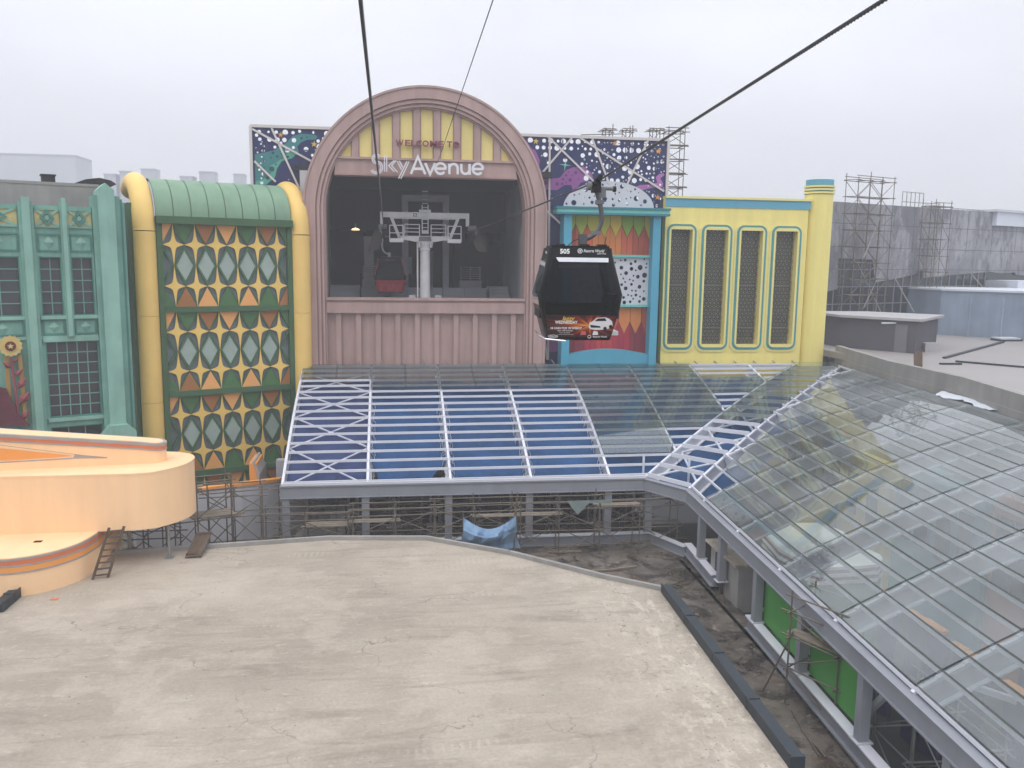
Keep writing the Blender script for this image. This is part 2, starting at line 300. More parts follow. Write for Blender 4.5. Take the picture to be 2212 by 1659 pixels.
class MB:
    def __init__(s): s.v = []; s.f = []; s.mi = []
    def add(s, v, f, mi=0):
        b = len(s.v); s.v += [tuple(p) for p in v]; s.f += [tuple(i+b for i in q) for q in f]; s.mi += [mi]*len(f); return s
    def box(s, a, b, mi=0):
        x0, y0, z0 = a; x1, y1, z1 = b
        return s.add([(x0, y0, z0), (x1, y0, z0), (x1, y1, z0), (x0, y1, z0), (x0, y0, z1), (x1, y0, z1), (x1, y1, z1), (x0, y1, z1)],
                     [(0, 3, 2, 1), (4, 5, 6, 7), (0, 1, 5, 4), (1, 2, 6, 5), (2, 3, 7, 6), (3, 0, 4, 7)], mi)
    def prism(s, poly, y0, y1, holes=(), axis='y', mi=0, back=True):
        """outline in (u,z) pushed from y0 (front) to y1; axis 'z': outline in (x,y) from z0=y0 to z1=y1"""
        loops = [list(poly) if signed(poly) > 0 else list(poly)[::-1]] + [list(h) if signed(h) < 0 else list(h)[::-1] for h in holes]
        flat = [p for l in loops for p in l]; n = len(flat)
        if len(loops) == 1 and n <= 4: tris = [tuple(range(n))]
        else:
            tris = tessellate_polygon([[Vector((p[0], p[1], 0)) for p in l] for l in loops])
            fix = []
            for t in tris:
                a, b, c = (flat[i] for i in t)
                fix.append(tuple(t) if (b[0]-a[0])*(c[1]-a[1])-(b[1]-a[1])*(c[0]-a[0]) > 0 else (t[0], t[2], t[1]))
            tris = fix
        pt = (lambda p, d: (p[0], d, p[1])) if axis == 'y' else (lambda p, d: (p[0], p[1], d))
        v = [pt(p, y0) for p in flat] + [pt(p, y1) for p in flat]
        f = []
        front = tris if axis == 'y' else [t[::-1] for t in tris]
        f += [tuple(t) for t in front]
        if back: f += [tuple(i+n for i in t[::-1]) for t in front]
        k = 0
        for l in loops:
            m_ = len(l)
            for i in range(m_):
                a, b = k+i, k+(i+1) % m_
                f.append((a, a+n, b+n, b) if axis == 'y' else (a, b, b+n, a+n))
            k += m_
        return s.add(v, f, mi)
    def tube(s, pts, r, seg=8, cap=True, mi=0):
        pts = [Vector(p) for p in pts]; n = len(pts); rr = r if isinstance(r, (list, tuple)) else [r]*n
        v = []; f = []; ref = None
        for i, p in enumerate(pts):
            d = (pts[min(i+1, n-1)]-pts[max(i-1, 0)]).normalized()
            if ref is None: ref = d.orthogonal().normalized()
            else: ref = (ref-d*ref.dot(d)).normalized()
            q = d.cross(ref)
            for k in range(seg):
                a = 2*math.pi*k/seg; v.append(p+(ref*math.cos(a)+q*math.sin(a))*rr[i])
        for i in range(n-1):
            for k in range(seg):
                k2 = (k+1) % seg; f.append((i*seg+k, i*seg+k2, (i+1)*seg+k2, (i+1)*seg+k))
        if cap: f += [tuple(range(seg))[::-1], tuple((n-1)*seg+k for k in range(seg))]
        return s.add(v, f, mi)
    def lathe(s, prof, c, seg=24, mi=0):
        v = []; f = []
        for r_, z in prof:
            for k in range(seg):
                a = 2*math.pi*k/seg; v.append((c[0]+r_*math.cos(a), c[1]+r_*math.sin(a), z))
        n = len(prof)
        for i in range(n-1):
            for k in range(seg):
                k2 = (k+1) % seg; f.append((i*seg+k, i*seg+k2, (i+1)*seg+k2, (i+1)*seg+k))
        f += [tuple(range(seg))[::-1], tuple((n-1)*seg+k for k in range(seg))]
        return s.add(v, f, mi)
    def ribbon(s, pts, w, y0, y1, closed=False, mi=0):
        """stroke of width w along (u,z) points, given thickness y0..y1"""
        n = len(pts); L_, R_ = [], []
        for i in range(n):
            a = pts[i-1] if (i or closed) else pts[i]; b = pts[(i+1) % n] if (i < n-1 or closed) else pts[i]
            p = pts[i]
            d1 = Vector((p[0]-a[0], p[1]-a[1])); d2 = Vector((b[0]-p[0], b[1]-p[1]))
            if d1.length < 1e-9: d1 = d2
            if d2.length < 1e-9: d2 = d1
            d1.normalize(); d2.normalize(); t = (d1+d2)
            t = t.normalized() if t.length > 1e-6 else d1
            k = min(1/max(.35, t.dot(d1)), 2.2); nn = Vector((-t.y, t.x))*(w/2*k)
            L_.append((p[0]+nn.x, p[1]+nn.y)); R_.append((p[0]-nn.x, p[1]-nn.y))
        v = []
        for i in range(n): v += [(L_[i][0], y0, L_[i][1]), (R_[i][0], y0, R_[i][1]), (R_[i][0], y1, R_[i][1]), (L_[i][0], y1, L_[i][1])]
        f = []
        for i in range(n if closed else n-1):
            a, b = i*4, ((i+1) % n)*4
            f += [(a, a+1, b+1, b), (a+1, a+2, b+2, b+1), (a+2, a+3, b+3, b+2), (a+3, a, b, b+3)]
        if not closed: f += [(0, 3, 2, 1), ((n-1)*4, (n-1)*4+1, (n-1)*4+2, (n-1)*4+3)]
        return s.add(v, f, mi)
    def mesh(s, name, mats, smooth=False):
        used = sorted({i for q in s.f for i in q})
        if len(used) < len(s.v):
            mp_i = {o: k for k, o in enumerate(used)}; s.v = [s.v[i] for i in used]; s.f = [tuple(mp_i[i] for i in q) for q in s.f]
        me = bpy.data.meshes.new(name); me.from_pydata(s.v, [], s.f)
        for m_ in (mats if isinstance(mats, (list, tuple)) else [mats]): me.materials.append(M[m_])
        me.polygons.foreach_set('material_index', s.mi)
        if smooth: me.polygons.foreach_set('use_smooth', [True]*len(s.f))
        me.update(); return me
    def build(s, name, mats, parent=None, W=I4, smooth=False):
        o = bpy.data.objects.new(name, s.mesh(name, mats, smooth)); link(o, parent, W)
        if smooth: o.data.set_sharp_from_angle(angle=R(40))
        return o
UNIT = {}
def unit(shape, m, name):
    k = (shape, m)
    if k not in UNIT:
        b = MB()
        if shape == 'box': b.box((-.5, -.5, -.5), (.5, .5, .5))
        else: b.tube([(0, 0, -.5), (0, 0, .5)], 1, int(shape[4:] or 8))
        UNIT[k] = b.mesh(name, m, shape != 'box')
        if shape != 'box': UNIT[k].set_sharp_from_angle(angle=R(50))
    return UNIT[k]
def boxo(name, a, b, m, parent, W=I4):
    """axis-aligned box between two corners, as an instance of a shared mesh"""
    o = bpy.data.objects.new(name, unit('box', m, name))
    c = [(p+q)/2 for p, q in zip(a, b)]; s = [max(abs(p-q), 1e-4) for p, q in zip(a, b)]
    return link(o, parent, W @ Matrix.Translation(c) @ Matrix.Diagonal((*s, 1)))
def barm(a, b, sx, sy, upv=(0, 0, 1)):
    a = Vector(a); b = Vector(b); d = b-a; z = d.normalized(); u_ = Vector(upv)
    if abs(z.dot(u_)) > .99: u_ = Vector((0, 1, 0)) if abs(z.y) < .9 else Vector((1, 0, 0))
    x = u_.cross(z).normalized(); y = z.cross(x); c = (a+b)/2
    return Matrix(((x.x*sx, y.x*sy, z.x*d.length, c.x), (x.y*sx, y.y*sy, z.y*d.length, c.y), (x.z*sx, y.z*sy, z.z*d.length, c.z), (0, 0, 0, 1)))
def beam(name, a, b, w, h, m, parent, W=I4, upv=(0, 0, 1)):
    return link(bpy.data.objects.new(name, unit('box', m, name)), parent, W @ barm(a, b, w, h, upv))
def pipe(name, a, b, r, m, parent, W=I4):
    return link(bpy.data.objects.new(name, unit('tube', m, name)), parent, W @ barm(a, b, r, r))
def circ(c, r, n=14, a0=0): return [(c[0]+r*math.cos(a0+2*math.pi*i/n), c[1]+r*math.sin(a0+2*math.pi*i/n)) for i in range(n)]
def arc(c, r, a, b, n): return [(c[0]+r*math.cos(R(a+(b-a)*i/n)), c[1]+r*math.sin(R(a+(b-a)*i/n))) for i in range(n+1)]
def rrect(x0, z0, x1, z1, r, n=6):
    return arc((x1-r, z0+r), r, -90, 0, n)+arc((x1-r, z1-r), r, 0, 90, n)+arc((x0+r, z1-r), r, 90, 180, n)+arc((x0+r, z0+r), r, 180, 270, n)
def rect(x0, z0, x1, z1): return [(x0, z0), (x1, z0), (x1, z1), (x0, z1)]
def star(c, r, n=5, q=.4, a0=90):
    return [(c[0]+(r if i % 2 == 0 else r*q)*math.cos(R(a0+180*i/n)), c[1]+(r if i % 2 == 0 else r*q)*math.sin(R(a0+180*i/n))) for i in range(2*n)]
def inpoly(p, poly):
    c = False; n = len(poly)
    for i in range(n):
        a, b = poly[i-1], poly[i]
        if (a[1] > p[1]) != (b[1] > p[1]) and p[0] < (b[0]-a[0])*(p[1]-a[1])/(b[1]-a[1])+a[0]: c = not c
    return c
def pdist(p, poly):
    best = 1e9; n = len(poly)
    for i in range(n):
        a = Vector(poly[i-1]); b = Vector(poly[i]); d = b-a; t = max(0, min(1, (Vector(p)-a).dot(d)/max(d.length_squared, 1e-9)))
        best = min(best, (Vector(p)-a-d*t).length)
    return best
def text_mesh(body, size, m, depth=.01, shear=0.0, spacing=1.0, align='LEFT', bold=0.0):
    cu = bpy.data.curves.new('lettering', 'FONT'); cu.body = body; cu.size = size; cu.extrude = depth; cu.shear = shear; cu.space_character = spacing; cu.align_x = align; cu.offset = bold; cu.resolution_u = 3
    to = bpy.data.objects.new('lettering', cu); C.objects.link(to)
    bpy.context.view_layer.update()
    me = bpy.data.meshes.new_from_object(to.evaluated_get(bpy.context.evaluated_depsgraph_get()))
    bpy.data.objects.remove(to); me.materials.clear(); me.materials.append(M[m]); return me
RX = Matrix.Rotation(R(90), 4, 'X')
def text(name, body, u, y, z, size, m, parent, W=I4, depth=.01, shear=0, spacing=1, align='LEFT', bold=0.0, width=None):
    me = text_mesh(body, size, m, depth, shear, spacing, align, bold)
    s = 1
    if width and len(me.vertices):
        xs = [v.co.x for v in me.vertices]; s = width/max(1e-6, max(xs)-min(xs))
    return link(bpy.data.objects.new(name, me), parent, W @ Matrix.Translation((u, y, z)) @ RX @ Matrix.Diagonal((s, 1, 1, 1)))
def struct(o): return tag(o, kind='structure')

# ================================================================== LARGE STRUCTURE
struct(MB().box((-900, -300, -30.2), (900, 1500, -30)).build('ground', 'ground'))
ZR = -11.2                       # foreground roof level
ZC = -13.5                       # courtyard level

# ---- foreground concrete roof with kerb
rp = [atZ(x, y, ZR) for x, y in [(1735, 1659), (1448, 1281), (1300, 1250), (1100, 1199), (920, 1167), (710, 1167), (470, 1184), (250, 1199)]]
outl = [(8.9, 5.0), (rp[0].x, rp[0].y)] + [(p.x, p.y) for p in rp[1:]] + [(-16, rp[-1].y-.1), (-16, 5.0)]
roof = struct(MB().prism(outl, ZR-.35, ZR, axis='z').build('roof_slab', 'roof_concrete'))
kb = [rp[1], rp[2], rp[3], rp[4], rp[5], rp[6], rp[7], Vector((-13, rp[7].y-.1, ZR))]
for a, b in zip(kb[:-1], kb[1:]):
    d = (b-a).normalized(); n_ = Vector((d.y, -d.x, 0))*.07
    beam('kerb', a+n_+Vector((0, 0, .07)), b+n_+Vector((0, 0, .07))+d*.05, .14, .17, 'concrete_wall', roof)
    beam('fascia', a+n_*2.6+Vector((0, 0, -1.2)), b+n_*2.6+Vector((0, 0, -1.2)), .06, 2.3, 'concrete_wall', roof)
# dark metal trim along the right edge and the left edge
def trim(a, b, name, label):
    t = thing(name, (a+b)/2, label, 'roof trim'); d = b-a; L_ = d.length; d.normalize(); s = Vector((d.y, -d.x, 0)); n = max(2, int(L_/2.2))
    for i in range(n):
        p = a+d*(L_*i/n); q = a+d*(L_*(i+1)/n-.03)
        beam('trim_panel', p+Vector((0, 0, .12))+s*.15, q+Vector((0, 0, .12))+s*.15, .34, .30, 'dark_trim', t)
        beam('lip', p+Vector((0, 0, .30))+s*.31, q+Vector((0, 0, .30))+s*.31, .03, .05, 'dark_trim', t)
        beam('joint_strap', q+Vector((0, 0, .13))+s*.15-d*.05, q+Vector((0, 0, .13))+s*.15+d*.05, .36, .33, 'dark_trim', t)
    return t
tA = rp[1].copy(); tB = Vector((8.9, 5.0, ZR))
mid = rp[0]
trim(Vector((tA.x+.02, tA.y+.1, ZR)), Vector((mid.x, mid.y, ZR)), 'roof_edge_trim', 'dark blue-grey metal edging strip down the right side of the concrete roof')
trim(Vector((-12.45, 27.5, ZR)), Vector((-12.42, 29.3, ZR)), 'roof_edge_trim', 'short dark metal edging piece at the left picture edge below the peach building')

# ---- courtyard and lower floor
struct(MB().prism([(-16, 30), (12.6, 14), (13.9, 36.5), (12.4, 50), (-16, 50)], ZC-.3, ZC, axis='z').build('courtyard_floor', 'court_concrete'))
struct(MB().box((-16.5, 0, -19.3), (60, 75, -19)).build('lower_floor', 'deep_floor'))

# ================================================================== ARCH GATEWAY BUILDING
AX, AY = 2.15, 50.0
AW = frame((AX, AY), 0)
arch = thing('arch_gateway_building', (AX, AY, -13.5), 'dusty pink arch-topped station building with a wide open front over the glass canopy', 'building')
ZS = 2.62                        # springing
def U(ro, ri, z0=-13.4, n=48):
    return [(ro, z0)]+arc((0, ZS), ro, 0, 180, n)+[(-ro, z0)]+[(-ri, z0)]+arc((0, ZS), ri, 180, 0, n)+[(ri, z0)]
steps = [(6.95, 6.83, -.42, 'pink'), (6.825, 6.25, -.36, 'pink'), (6.245, 6.18, -.22, 'pink_dark'), (6.175, 6.02, -.27, 'pink'), (6.015, 5.95, -.12, 'pink_dark'), (5.945, 5.82, -.16, 'pink'), (5.815, 5.72, .03, 'pink')]
for i, (ro, ri, y, m_) in enumerate(steps):
    MB().prism(U(ro, ri), y, 1.3).build('arch_moulding', m_, arch, AW, True)
# header beam and tympanum
def clipz(u, r): return ZS+math.sqrt(max(0, r*r-u*u))
MB().prism([(-5.2, 4.62), (5.2, 4.62), (5.1, 5.5), (-5.1, 5.5)], .08, 1.1).build('header_beam', 'pink', arch, AW)
MB().prism([(-5.05, 5.50), (5.05, 5.50), (4.98, 5.62), (-4.98, 5.62)], -.06, 1.1).build('header_moulding', 'pink', arch, AW)
MB().box((-5.2, -.02, 4.60), (5.2, .3, 4.68)).build('header_lip', 'pink_dark', arch, AW)
tp = [(-4.95, 5.6), (4.95, 5.6)]+[p for p in arc((0, ZS), 5.78, 20, 160, 30) if p[1] > 5.6]
MB().prism(tp, .34, .95).build('tympanum_back', 'pink_dark', arch, AW)
SP = 1.15
for i in range(-4, 5):
    a, b = i*SP-.37, i*SP+.37
    a = max(a, -4.85); b = min(b, 4.85)
    top = [(b-(b-a)*k/6, clipz(b-(b-a)*k/6, 5.74)) for k in range(7)]
    MB().prism([(a, 5.62), (b, 5.62)]+top, .22, .338).build('yellow_panel', 'panel_yellow', arch, AW)
for i in range(8):
    c = (i-3.5)*SP
    for w, y in ((.24, .15), (.175, .06)):
        top = [(c+w-2*w*k/4, clipz(c+w-2*w*k/4, 5.76)) for k in range(5)]
        MB().prism([(c-w, 5.62), (c+w, 5.62)]+top, y, .345).build('tympanum_pilaster', 'pink' if w < .2 else 'pink_dark', arch, AW)
# sill, band and battened apron
MB().box((-5.74, -.10, -2.42), (5.74, 1.1, -2.30)).build('sill', 'pink', arch, AW)
MB().box((-5.74, .02, -2.55), (5.74, 1.1, -2.42)).build('sill_moulding', 'pink_dark', arch, AW)
MB().box((-5.74, -.03, -3.16), (5.74, 1.1, -2.55)).build('apron_band', 'pink', arch, AW)
MB().box((-5.74, .34, -13.4), (5.74, 1.1, -3.16)).build('apron_wall', 'pink', arch, AW)
for i in range(10):
    c = (i-4.5)*SP*.985
    MB().box((c-.15, .12, -13.3), (c+.15, .345, -3.16)).build('apron_batten', 'pink', arch, AW)
    MB().box((c+.15, .26, -13.3), (c+.20, .345, -3.16)).build('batten_edge', 'pink_dark', arch, AW)
# station hall behind the opening
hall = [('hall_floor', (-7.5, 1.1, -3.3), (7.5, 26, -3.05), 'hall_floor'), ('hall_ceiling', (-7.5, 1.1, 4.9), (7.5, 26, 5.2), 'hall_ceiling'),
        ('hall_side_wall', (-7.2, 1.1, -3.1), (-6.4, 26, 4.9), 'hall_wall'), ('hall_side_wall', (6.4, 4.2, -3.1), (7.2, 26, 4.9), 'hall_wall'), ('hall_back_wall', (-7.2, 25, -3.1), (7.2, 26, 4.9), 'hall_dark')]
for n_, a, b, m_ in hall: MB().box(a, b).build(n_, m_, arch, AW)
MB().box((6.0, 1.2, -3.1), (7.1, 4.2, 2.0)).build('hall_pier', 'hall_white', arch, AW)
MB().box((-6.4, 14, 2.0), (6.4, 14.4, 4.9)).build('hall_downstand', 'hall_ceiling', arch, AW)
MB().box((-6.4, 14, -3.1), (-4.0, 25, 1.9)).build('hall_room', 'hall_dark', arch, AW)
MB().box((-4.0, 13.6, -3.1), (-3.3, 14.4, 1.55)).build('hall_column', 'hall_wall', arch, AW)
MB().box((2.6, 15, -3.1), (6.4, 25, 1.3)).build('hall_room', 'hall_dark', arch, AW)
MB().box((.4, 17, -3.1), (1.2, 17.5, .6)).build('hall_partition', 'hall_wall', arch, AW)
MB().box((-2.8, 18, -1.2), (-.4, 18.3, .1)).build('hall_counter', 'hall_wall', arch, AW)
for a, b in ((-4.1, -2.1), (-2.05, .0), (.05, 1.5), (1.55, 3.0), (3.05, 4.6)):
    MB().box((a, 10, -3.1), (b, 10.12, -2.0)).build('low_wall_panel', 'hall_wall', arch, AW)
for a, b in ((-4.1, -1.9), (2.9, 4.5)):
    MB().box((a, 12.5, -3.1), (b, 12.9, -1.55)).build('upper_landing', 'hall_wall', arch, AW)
for sx, n_ in ((-1, 6), (1, 6)):
    for k in range(n_):
        x0, x1 = (-6.2, -4.2) if sx < 0 else (4.7, 6.2)
        MB().box((x0, 9+k*.35, -3.1), (x1, 9.36+k*.35, -2.75+k*.17)).build('stair_step', 'hall_wall', arch, AW)
for x0, x1, y, z0 in ((-4.0, -2.1, 12.6, -1.55), (3.0, 4.4, 12.6, -1.55)):
    for k in range(6): pipe('rail', (x0, y, z0+.15+k*.16), (x1, y, z0+.15+k*.16), .018, 'galv', arch, AW)
    for x in (x0, (x0+x1)/2, x1): pipe('rail_post', (x, y, z0), (x, y, z0+1.0), .025, 'galv', arch, AW)
for x in (-4.15, 4.65):
    pipe('handrail', (x, 9, -2.2), (x, 11.2, -1.1), .03, 'machine_black', arch, AW)
    pipe('rail_post', (x, 9, -3.1), (x, 9, -2.2), .03, 'machine_black', arch, AW)
# ceiling lamp glow deep in the hall, on the left
lampm = bpy.data.materials.new('lamp_glow'); lampm.use_nodes = True
pb = lampm.node_tree.nodes['Principled BSDF']; pb.inputs['Emission Color'].default_value = (1, .72, .4, 1); pb.inputs['Emission Strength'].default_value = 2.5; M['lamp_glow'] = lampm
p = atY(768, 497, 62)
lamp = thing('hall_lamp', (p.x, p.y, p.z), 'small warm dome lamp glowing deep inside the station hall on the left', 'lamp')
MB().lathe([(.02, p.z+.16), (.2, p.z+.10), (.30, p.z)], (p.x, p.y), 16).build('lamp_dome', 'lamp_glow', lamp, smooth=True)
MB().lathe([(.05, p.z+.45), (.05, p.z+.17)], (p.x, p.y), 8).build('lamp_stem', 'galv_dark', lamp)

# ---- lettering over the entrance
ws = thing('welcome_sign', (AX, AY-.1, 6.3), 'dark pink WELCOME TO lettering across the yellow and pink striped tympanum', 'sign')
u_ = -1.74
for ch, w in zip('WELCOME TO', (.47, .33, .31, .36, .40, .47, .33, .2, .33, .40)):
    if ch != ' ': text('letter', ch, u_, -.02, 6.30, .45, 'sign_pink', ws, AW, .05, bold=.012, width=w*.92)
    u_ += w
ss = thing('avenue_sign', (AX, AY-.3, 4.9), 'white SkyAvenue lettering mounted on the pink beam above the opening', 'sign')
def zl(pts): return [((x-1236)*.0086, 4.58+(672-(y-(x-1236)*.018))*.0086) for x, y in pts]
def zarc(cx, cy, r, a, b, n=14): return [(cx+r*math.cos(R(a+(b-a)*i/n)), cy-r*math.sin(R(a+(b-a)*i/n))) for i in range(n+1)]
def letter(strokes, w=.135):
    b = MB()
    for k, s in enumerate(strokes): b.ribbon(zl(s), w, -.52-.002*k, -.40)
    o = b.build('letter', 'sign_white', ss, AW)
def inline(strokes, off=7):
    letter([s for s in strokes], .056)
# S: two parallel lines
Sc = lambda d: zarc(908, 562, 30-d, 30, 250, 12)+zarc(905, 615, 30+d, 75, -150, 14)
inline([Sc(0), Sc(11)])
inline([[(958, 538), (958, 642)], [(972, 538), (972, 642)], [(1022, 570), (984, 603), (1022, 642)], [(1034, 570), (1003, 603), (1042, 645)]])
inline([[(1040, 575), (1068, 628)], [(1053, 572), (1075, 614)], [(1103, 575), (1048, 685)], [(1117, 575), (1063, 687)]])
letter([[(1128, 655), (1174, 545), (1222, 656)], [(1146, 622), (1206, 622)]])
letter([[(1222, 585), (1254, 655), (1286, 585)]])
def e_(cx): return [zarc(cx, 619, 34, 0, 318, 20), [(cx-34, 620), (cx+37, 620)]]
letter(e_(1322))
letter([[(1380, 655), (1380, 588)], [(1380, 620)]+zarc(1408, 616, 27, 175, 0, 10)+[(1435, 655)]])
letter([[(1458, 588)]+zarc(1486, 625, 27, 185, 355, 10)+[(1514, 588)], [(1514, 588), (1514, 657)]])
letter(e_(1568))

# ================================================================== MURAL SCREEN (perforated, star-printed)
MY = 51.7
mW = frame((0, MY), 0)
def mp_(x, y): p = atY(x, y, MY); return (p.x, p.z)
mtop = mp_(900, 284)[1]; ml = mp_(545, 400)[0]; mrr = mp_(1440, 400)[0]
mural = thing('mural_screen', (AX, MY, -13), 'perforated navy screen printed with stars and coloured nebulae behind the pink arch', 'mural')
PX = mp_
z4 = lambda X, Y: PX((950+X/1.7015)*.5486, (300+Y/1.7015)*.5486)
z6 = lambda X, Y: PX((2000+X/1.7097)*.5486, (480+Y/1.7097)*.5486)
nebL = [z4(*p) for p in [(90, 525), (160, 510), (225, 495), (300, 450), (345, 400), (400, 385), (470, 390), (510, 400), (500, 425), (440, 425), (400, 445), (375, 470), (385, 505), (340, 550), (270, 570), (240, 620), (225, 680), (170, 725), (95, 745)]]
nebLm = [z4(*p) for p in [(385, 505), (340, 550), (270, 570), (240, 620), (225, 680), (170, 725), (95, 745), (95, 705), (150, 690), (200, 650), (195, 600), (240, 575), (300, 530), (330, 500)]]
nebR = [z6(*p) for p in [(120, 120), (160, 180), (185, 190), (215, 260), (210, 310), (235, 340), (215, 380), (270, 385), (350, 375), (390, 325), (440, 305), (510, 300), (560, 340), (575, 375), (540, 400), (490, 410), (470, 440), (440, 455), (460, 480), (450, 505), (410, 500), (405, 480), (440, 470), (425, 425), (380, 425), (330, 460), (250, 455), (225, 430), (190, 360), (150, 260), (110, 180)]]
nebR2 = [z6(*p) for p in [(850, 440), (890, 425), (960, 420), (1005, 410), (995, 370), (1020, 350), (1050, 345), (1052, 360), (1025, 380), (1045, 415), (1040, 440), (1000, 440), (940, 450), (890, 465)]]
nebR3 = [z6(*p) for p in [(243, 1425), (280, 1440), (320, 1435), (355, 1440), (355, 1530), (320, 1550), (270, 1545), (243, 1520)]]
# perforations: dense and large near the top right, smaller elsewhere
holes = []
def tryhole(c, r, gap=.03):
    if not (ml+.15 < c[0]-r and c[0]+r < mrr-.1 and c[1]+r < mtop-.1): return
    for q, s in holes:
        if (q[0]-c[0])**2+(q[1]-c[1])**2 < (s+r+gap)**2: return
    for nb in (nebL, nebR, nebR2):
        if pdist(c, nb) < r+.02: return
    holes.append((c, r))
rnd = random.Random(3)
xR0 = mp_(1290, 300)[0]; xR1 = mp_(1120, 300)[0]
for row in range(2):
    for k in range(26):
        tryhole((ml+.5+k*.47+rnd.uniform(-.06, .06), mtop-.3-row*.42), rnd.choice((.07, .10, .13, .16)))
        tryhole((xR1-1+k*.42+rnd.uniform(-.05, .05), mtop-.28-row*.40), rnd.choice((.06, .09, .12, .16)))
for k in range(900):
    c = (rnd.uniform(xR0-.9, mrr), mtop-rnd.random()**1.2*4.2); tryhole(c, rnd.choice((.04, .05, .07, .10, .13, .16)), .06)
for k in range(60):
    c = (rnd.uniform(xR1-1, xR0), mtop-rnd.random()**1.6*1.8); tryhole(c, rnd.choice((.06, .09, .14, .18)))
for k in range(50):
    c = (rnd.uniform(ml, -3.5), mtop-rnd.random()**1.5*1.6); tryhole(c, rnd.choice((.06, .09, .14, .19)))
for k in range(26): tryhole((ml+.3+rnd.uniform(0, .4), mtop-.5-k*.12), rnd.choice((.05, .07, .1)))
hl = [circ(c, r, 10 if r < .12 else 14) for c, r in holes]
Lp = [(ml, -12.5), (-3.75, -12.5), (-3.75, 5.0), (-2.4, 5.0), (-2.4, mtop), (ml, mtop)]; Rp = [(8.05, -12.5), (mrr, -12.5), (mrr, mtop), (6.6, mtop), (6.6, 5.0), (8.05, 5.0)]
holes = [(c, r) for c, r in holes if any(inpoly(c, P) and pdist(c, P) > r+.02 for P in (Lp, Rp))]
for P in (Lp, Rp): MB().prism(P, 0, .03, [circ(c, r, 10 if r < .12 else 14) for c, r in holes if inpoly(c, P)]).build('screen_panel', 'navy', mural, mW)
def nebula(poly, m_, name='nebula_print', y=-.012):
    hh = [circ(c, r*1.002, 14) for c, r in holes if inpoly(c, poly) and pdist(c, poly) > r+.01]
    MB().prism(poly, y, -.002, hh).build(name, m_, mural, mW)
nebula(nebL, 'teal_print'); nebula(nebLm, 'mint_print', y=-.016); nebula(nebR, 'magenta_print'); nebula(nebR2, 'pale_magenta_print'); nebula(nebR3, 'magenta_print')
for poly, m_ in ((nebL, 'crater'), (nebR, 'crater_pink')):
    xs = [p[0] for p in poly]; zs = [p[1] for p in poly]; b = MB(); done = []
    for k in range(400):
        c = (rnd.uniform(min(xs), max(xs)), rnd.uniform(min(zs), max(zs))); r = rnd.choice((.05, .08, .11, .15))
        if inpoly(c, poly) and pdist(c, poly) > r+.04 and all((c[0]-q[0])**2+(c[1]-q[1])**2 > (r+s+.09)**2 for q, s in done+holes):
            done.append((c, r)); b.prism(circ(c, r, 10), -.021, -.017)
    tag(b.build('crater_print', m_, mural, mW), kind='stuff')
b = MB()
for k in range(420):
    c = (rnd.uniform(ml+.1, mrr-.1), rnd.uniform(-6.2, mtop-.6)); r = rnd.choice((.018, .025, .025, .035, .05))
    if not any(inpoly(c, P) and pdist(c, P) > .06 for P in (Lp, Rp)): continue
    if any(inpoly(c, n_) for n_ in (nebL, nebR, nebR2, nebR3)) or any((c[0]-q[0])**2+(c[1]-q[1])**2 < (s+r+.02)**2 for q, s in holes): continue
    b.prism(circ(c, r, 6), -.010, -.002)
tag(b.build('star_dots', 'dot_white', mural, mW), kind='stuff')
for (x, y), r, m_, n_, q in ((z4(264, 393), .17, 'star_orange', 5, .42), (z4(488, 456), .2, 'star_gold', 5, .38), (z6(188, 132), .2, 'star_gold', 5, .36), (z6(718, 145), .19, 'star_orange', 5, .40), (z6(1014, 198), .2, 'star_orange', 5, .4), (z6(1006, 508), .2, 'star_orange', 5, .38), (z6(385, 290), .38, 'star_mint', 4, .14), (z6(1008, 1385), .5, 'star_gold', 4, .16)):
    MB().prism(star((x, y), r, n_, q, 84), -.03, -.018).build('printed_star', m_, mural, mW)
fw_ = .11
for a, b in (((ml, mtop), (mrr, mtop)), ((ml, -12), (ml, mtop)), ((mrr, -12), (mrr, mtop))):
    beam('frame_bar', (a[0], -.05, a[1]), (b[0], -.05, b[1]), .16, .16, 'strut_white', mural, mW)
for a, b in [(z4(75, 355), z4(470, 570)), (z4(205, 350), z4(390, 755)), (z4(90, 570), z4(232, 708)),
             (z6(262, 95), z6(600, 425)), (z6(280, 95), z6(268, 1600)), (z6(440, 95), z6(215, 360)), (z6(465, 97), z6(1048, 468)), (z6(560, 100), z6(680, 420)), (z6(950, 105), z6(800, 420)),
             (z6(250, 590), z6(362, 695)), (z6(1010, 700), z6(1050, 725)), (z6(1000, 975), z6(1048, 1000)), (z6(990, 1255), z6(1030, 1235)), (z6(243, 1440), z6(262, 1600))]:
    k = -.10
    beam('strut', (a[0], k, a[1]), (b[0], k, b[1]), .11, .05, 'strut_white', mural, mW, (0, 1, 0))
# steel subframe behind, seen through the holes
for k in range(9):
    x = ml+.6+(mrr-ml-1.2)*k/8
    if -3.9 < x < 8.2: continue
    beam('back_rail', (x, .5, -6), (x, .5, mtop-.1), .09, .09, 'steel_grey', mural, mW)
for z in (mtop-.35, mtop-1.2, mtop-2.1, mtop-3.0, mtop-3.9): [beam('back_rail', (a, .62, z), (b, .62, z), .05, .09, 'steel_pale', mural, mW) for a, b in ((ml+.3, -3.8), (8.1, mrr-.2))]

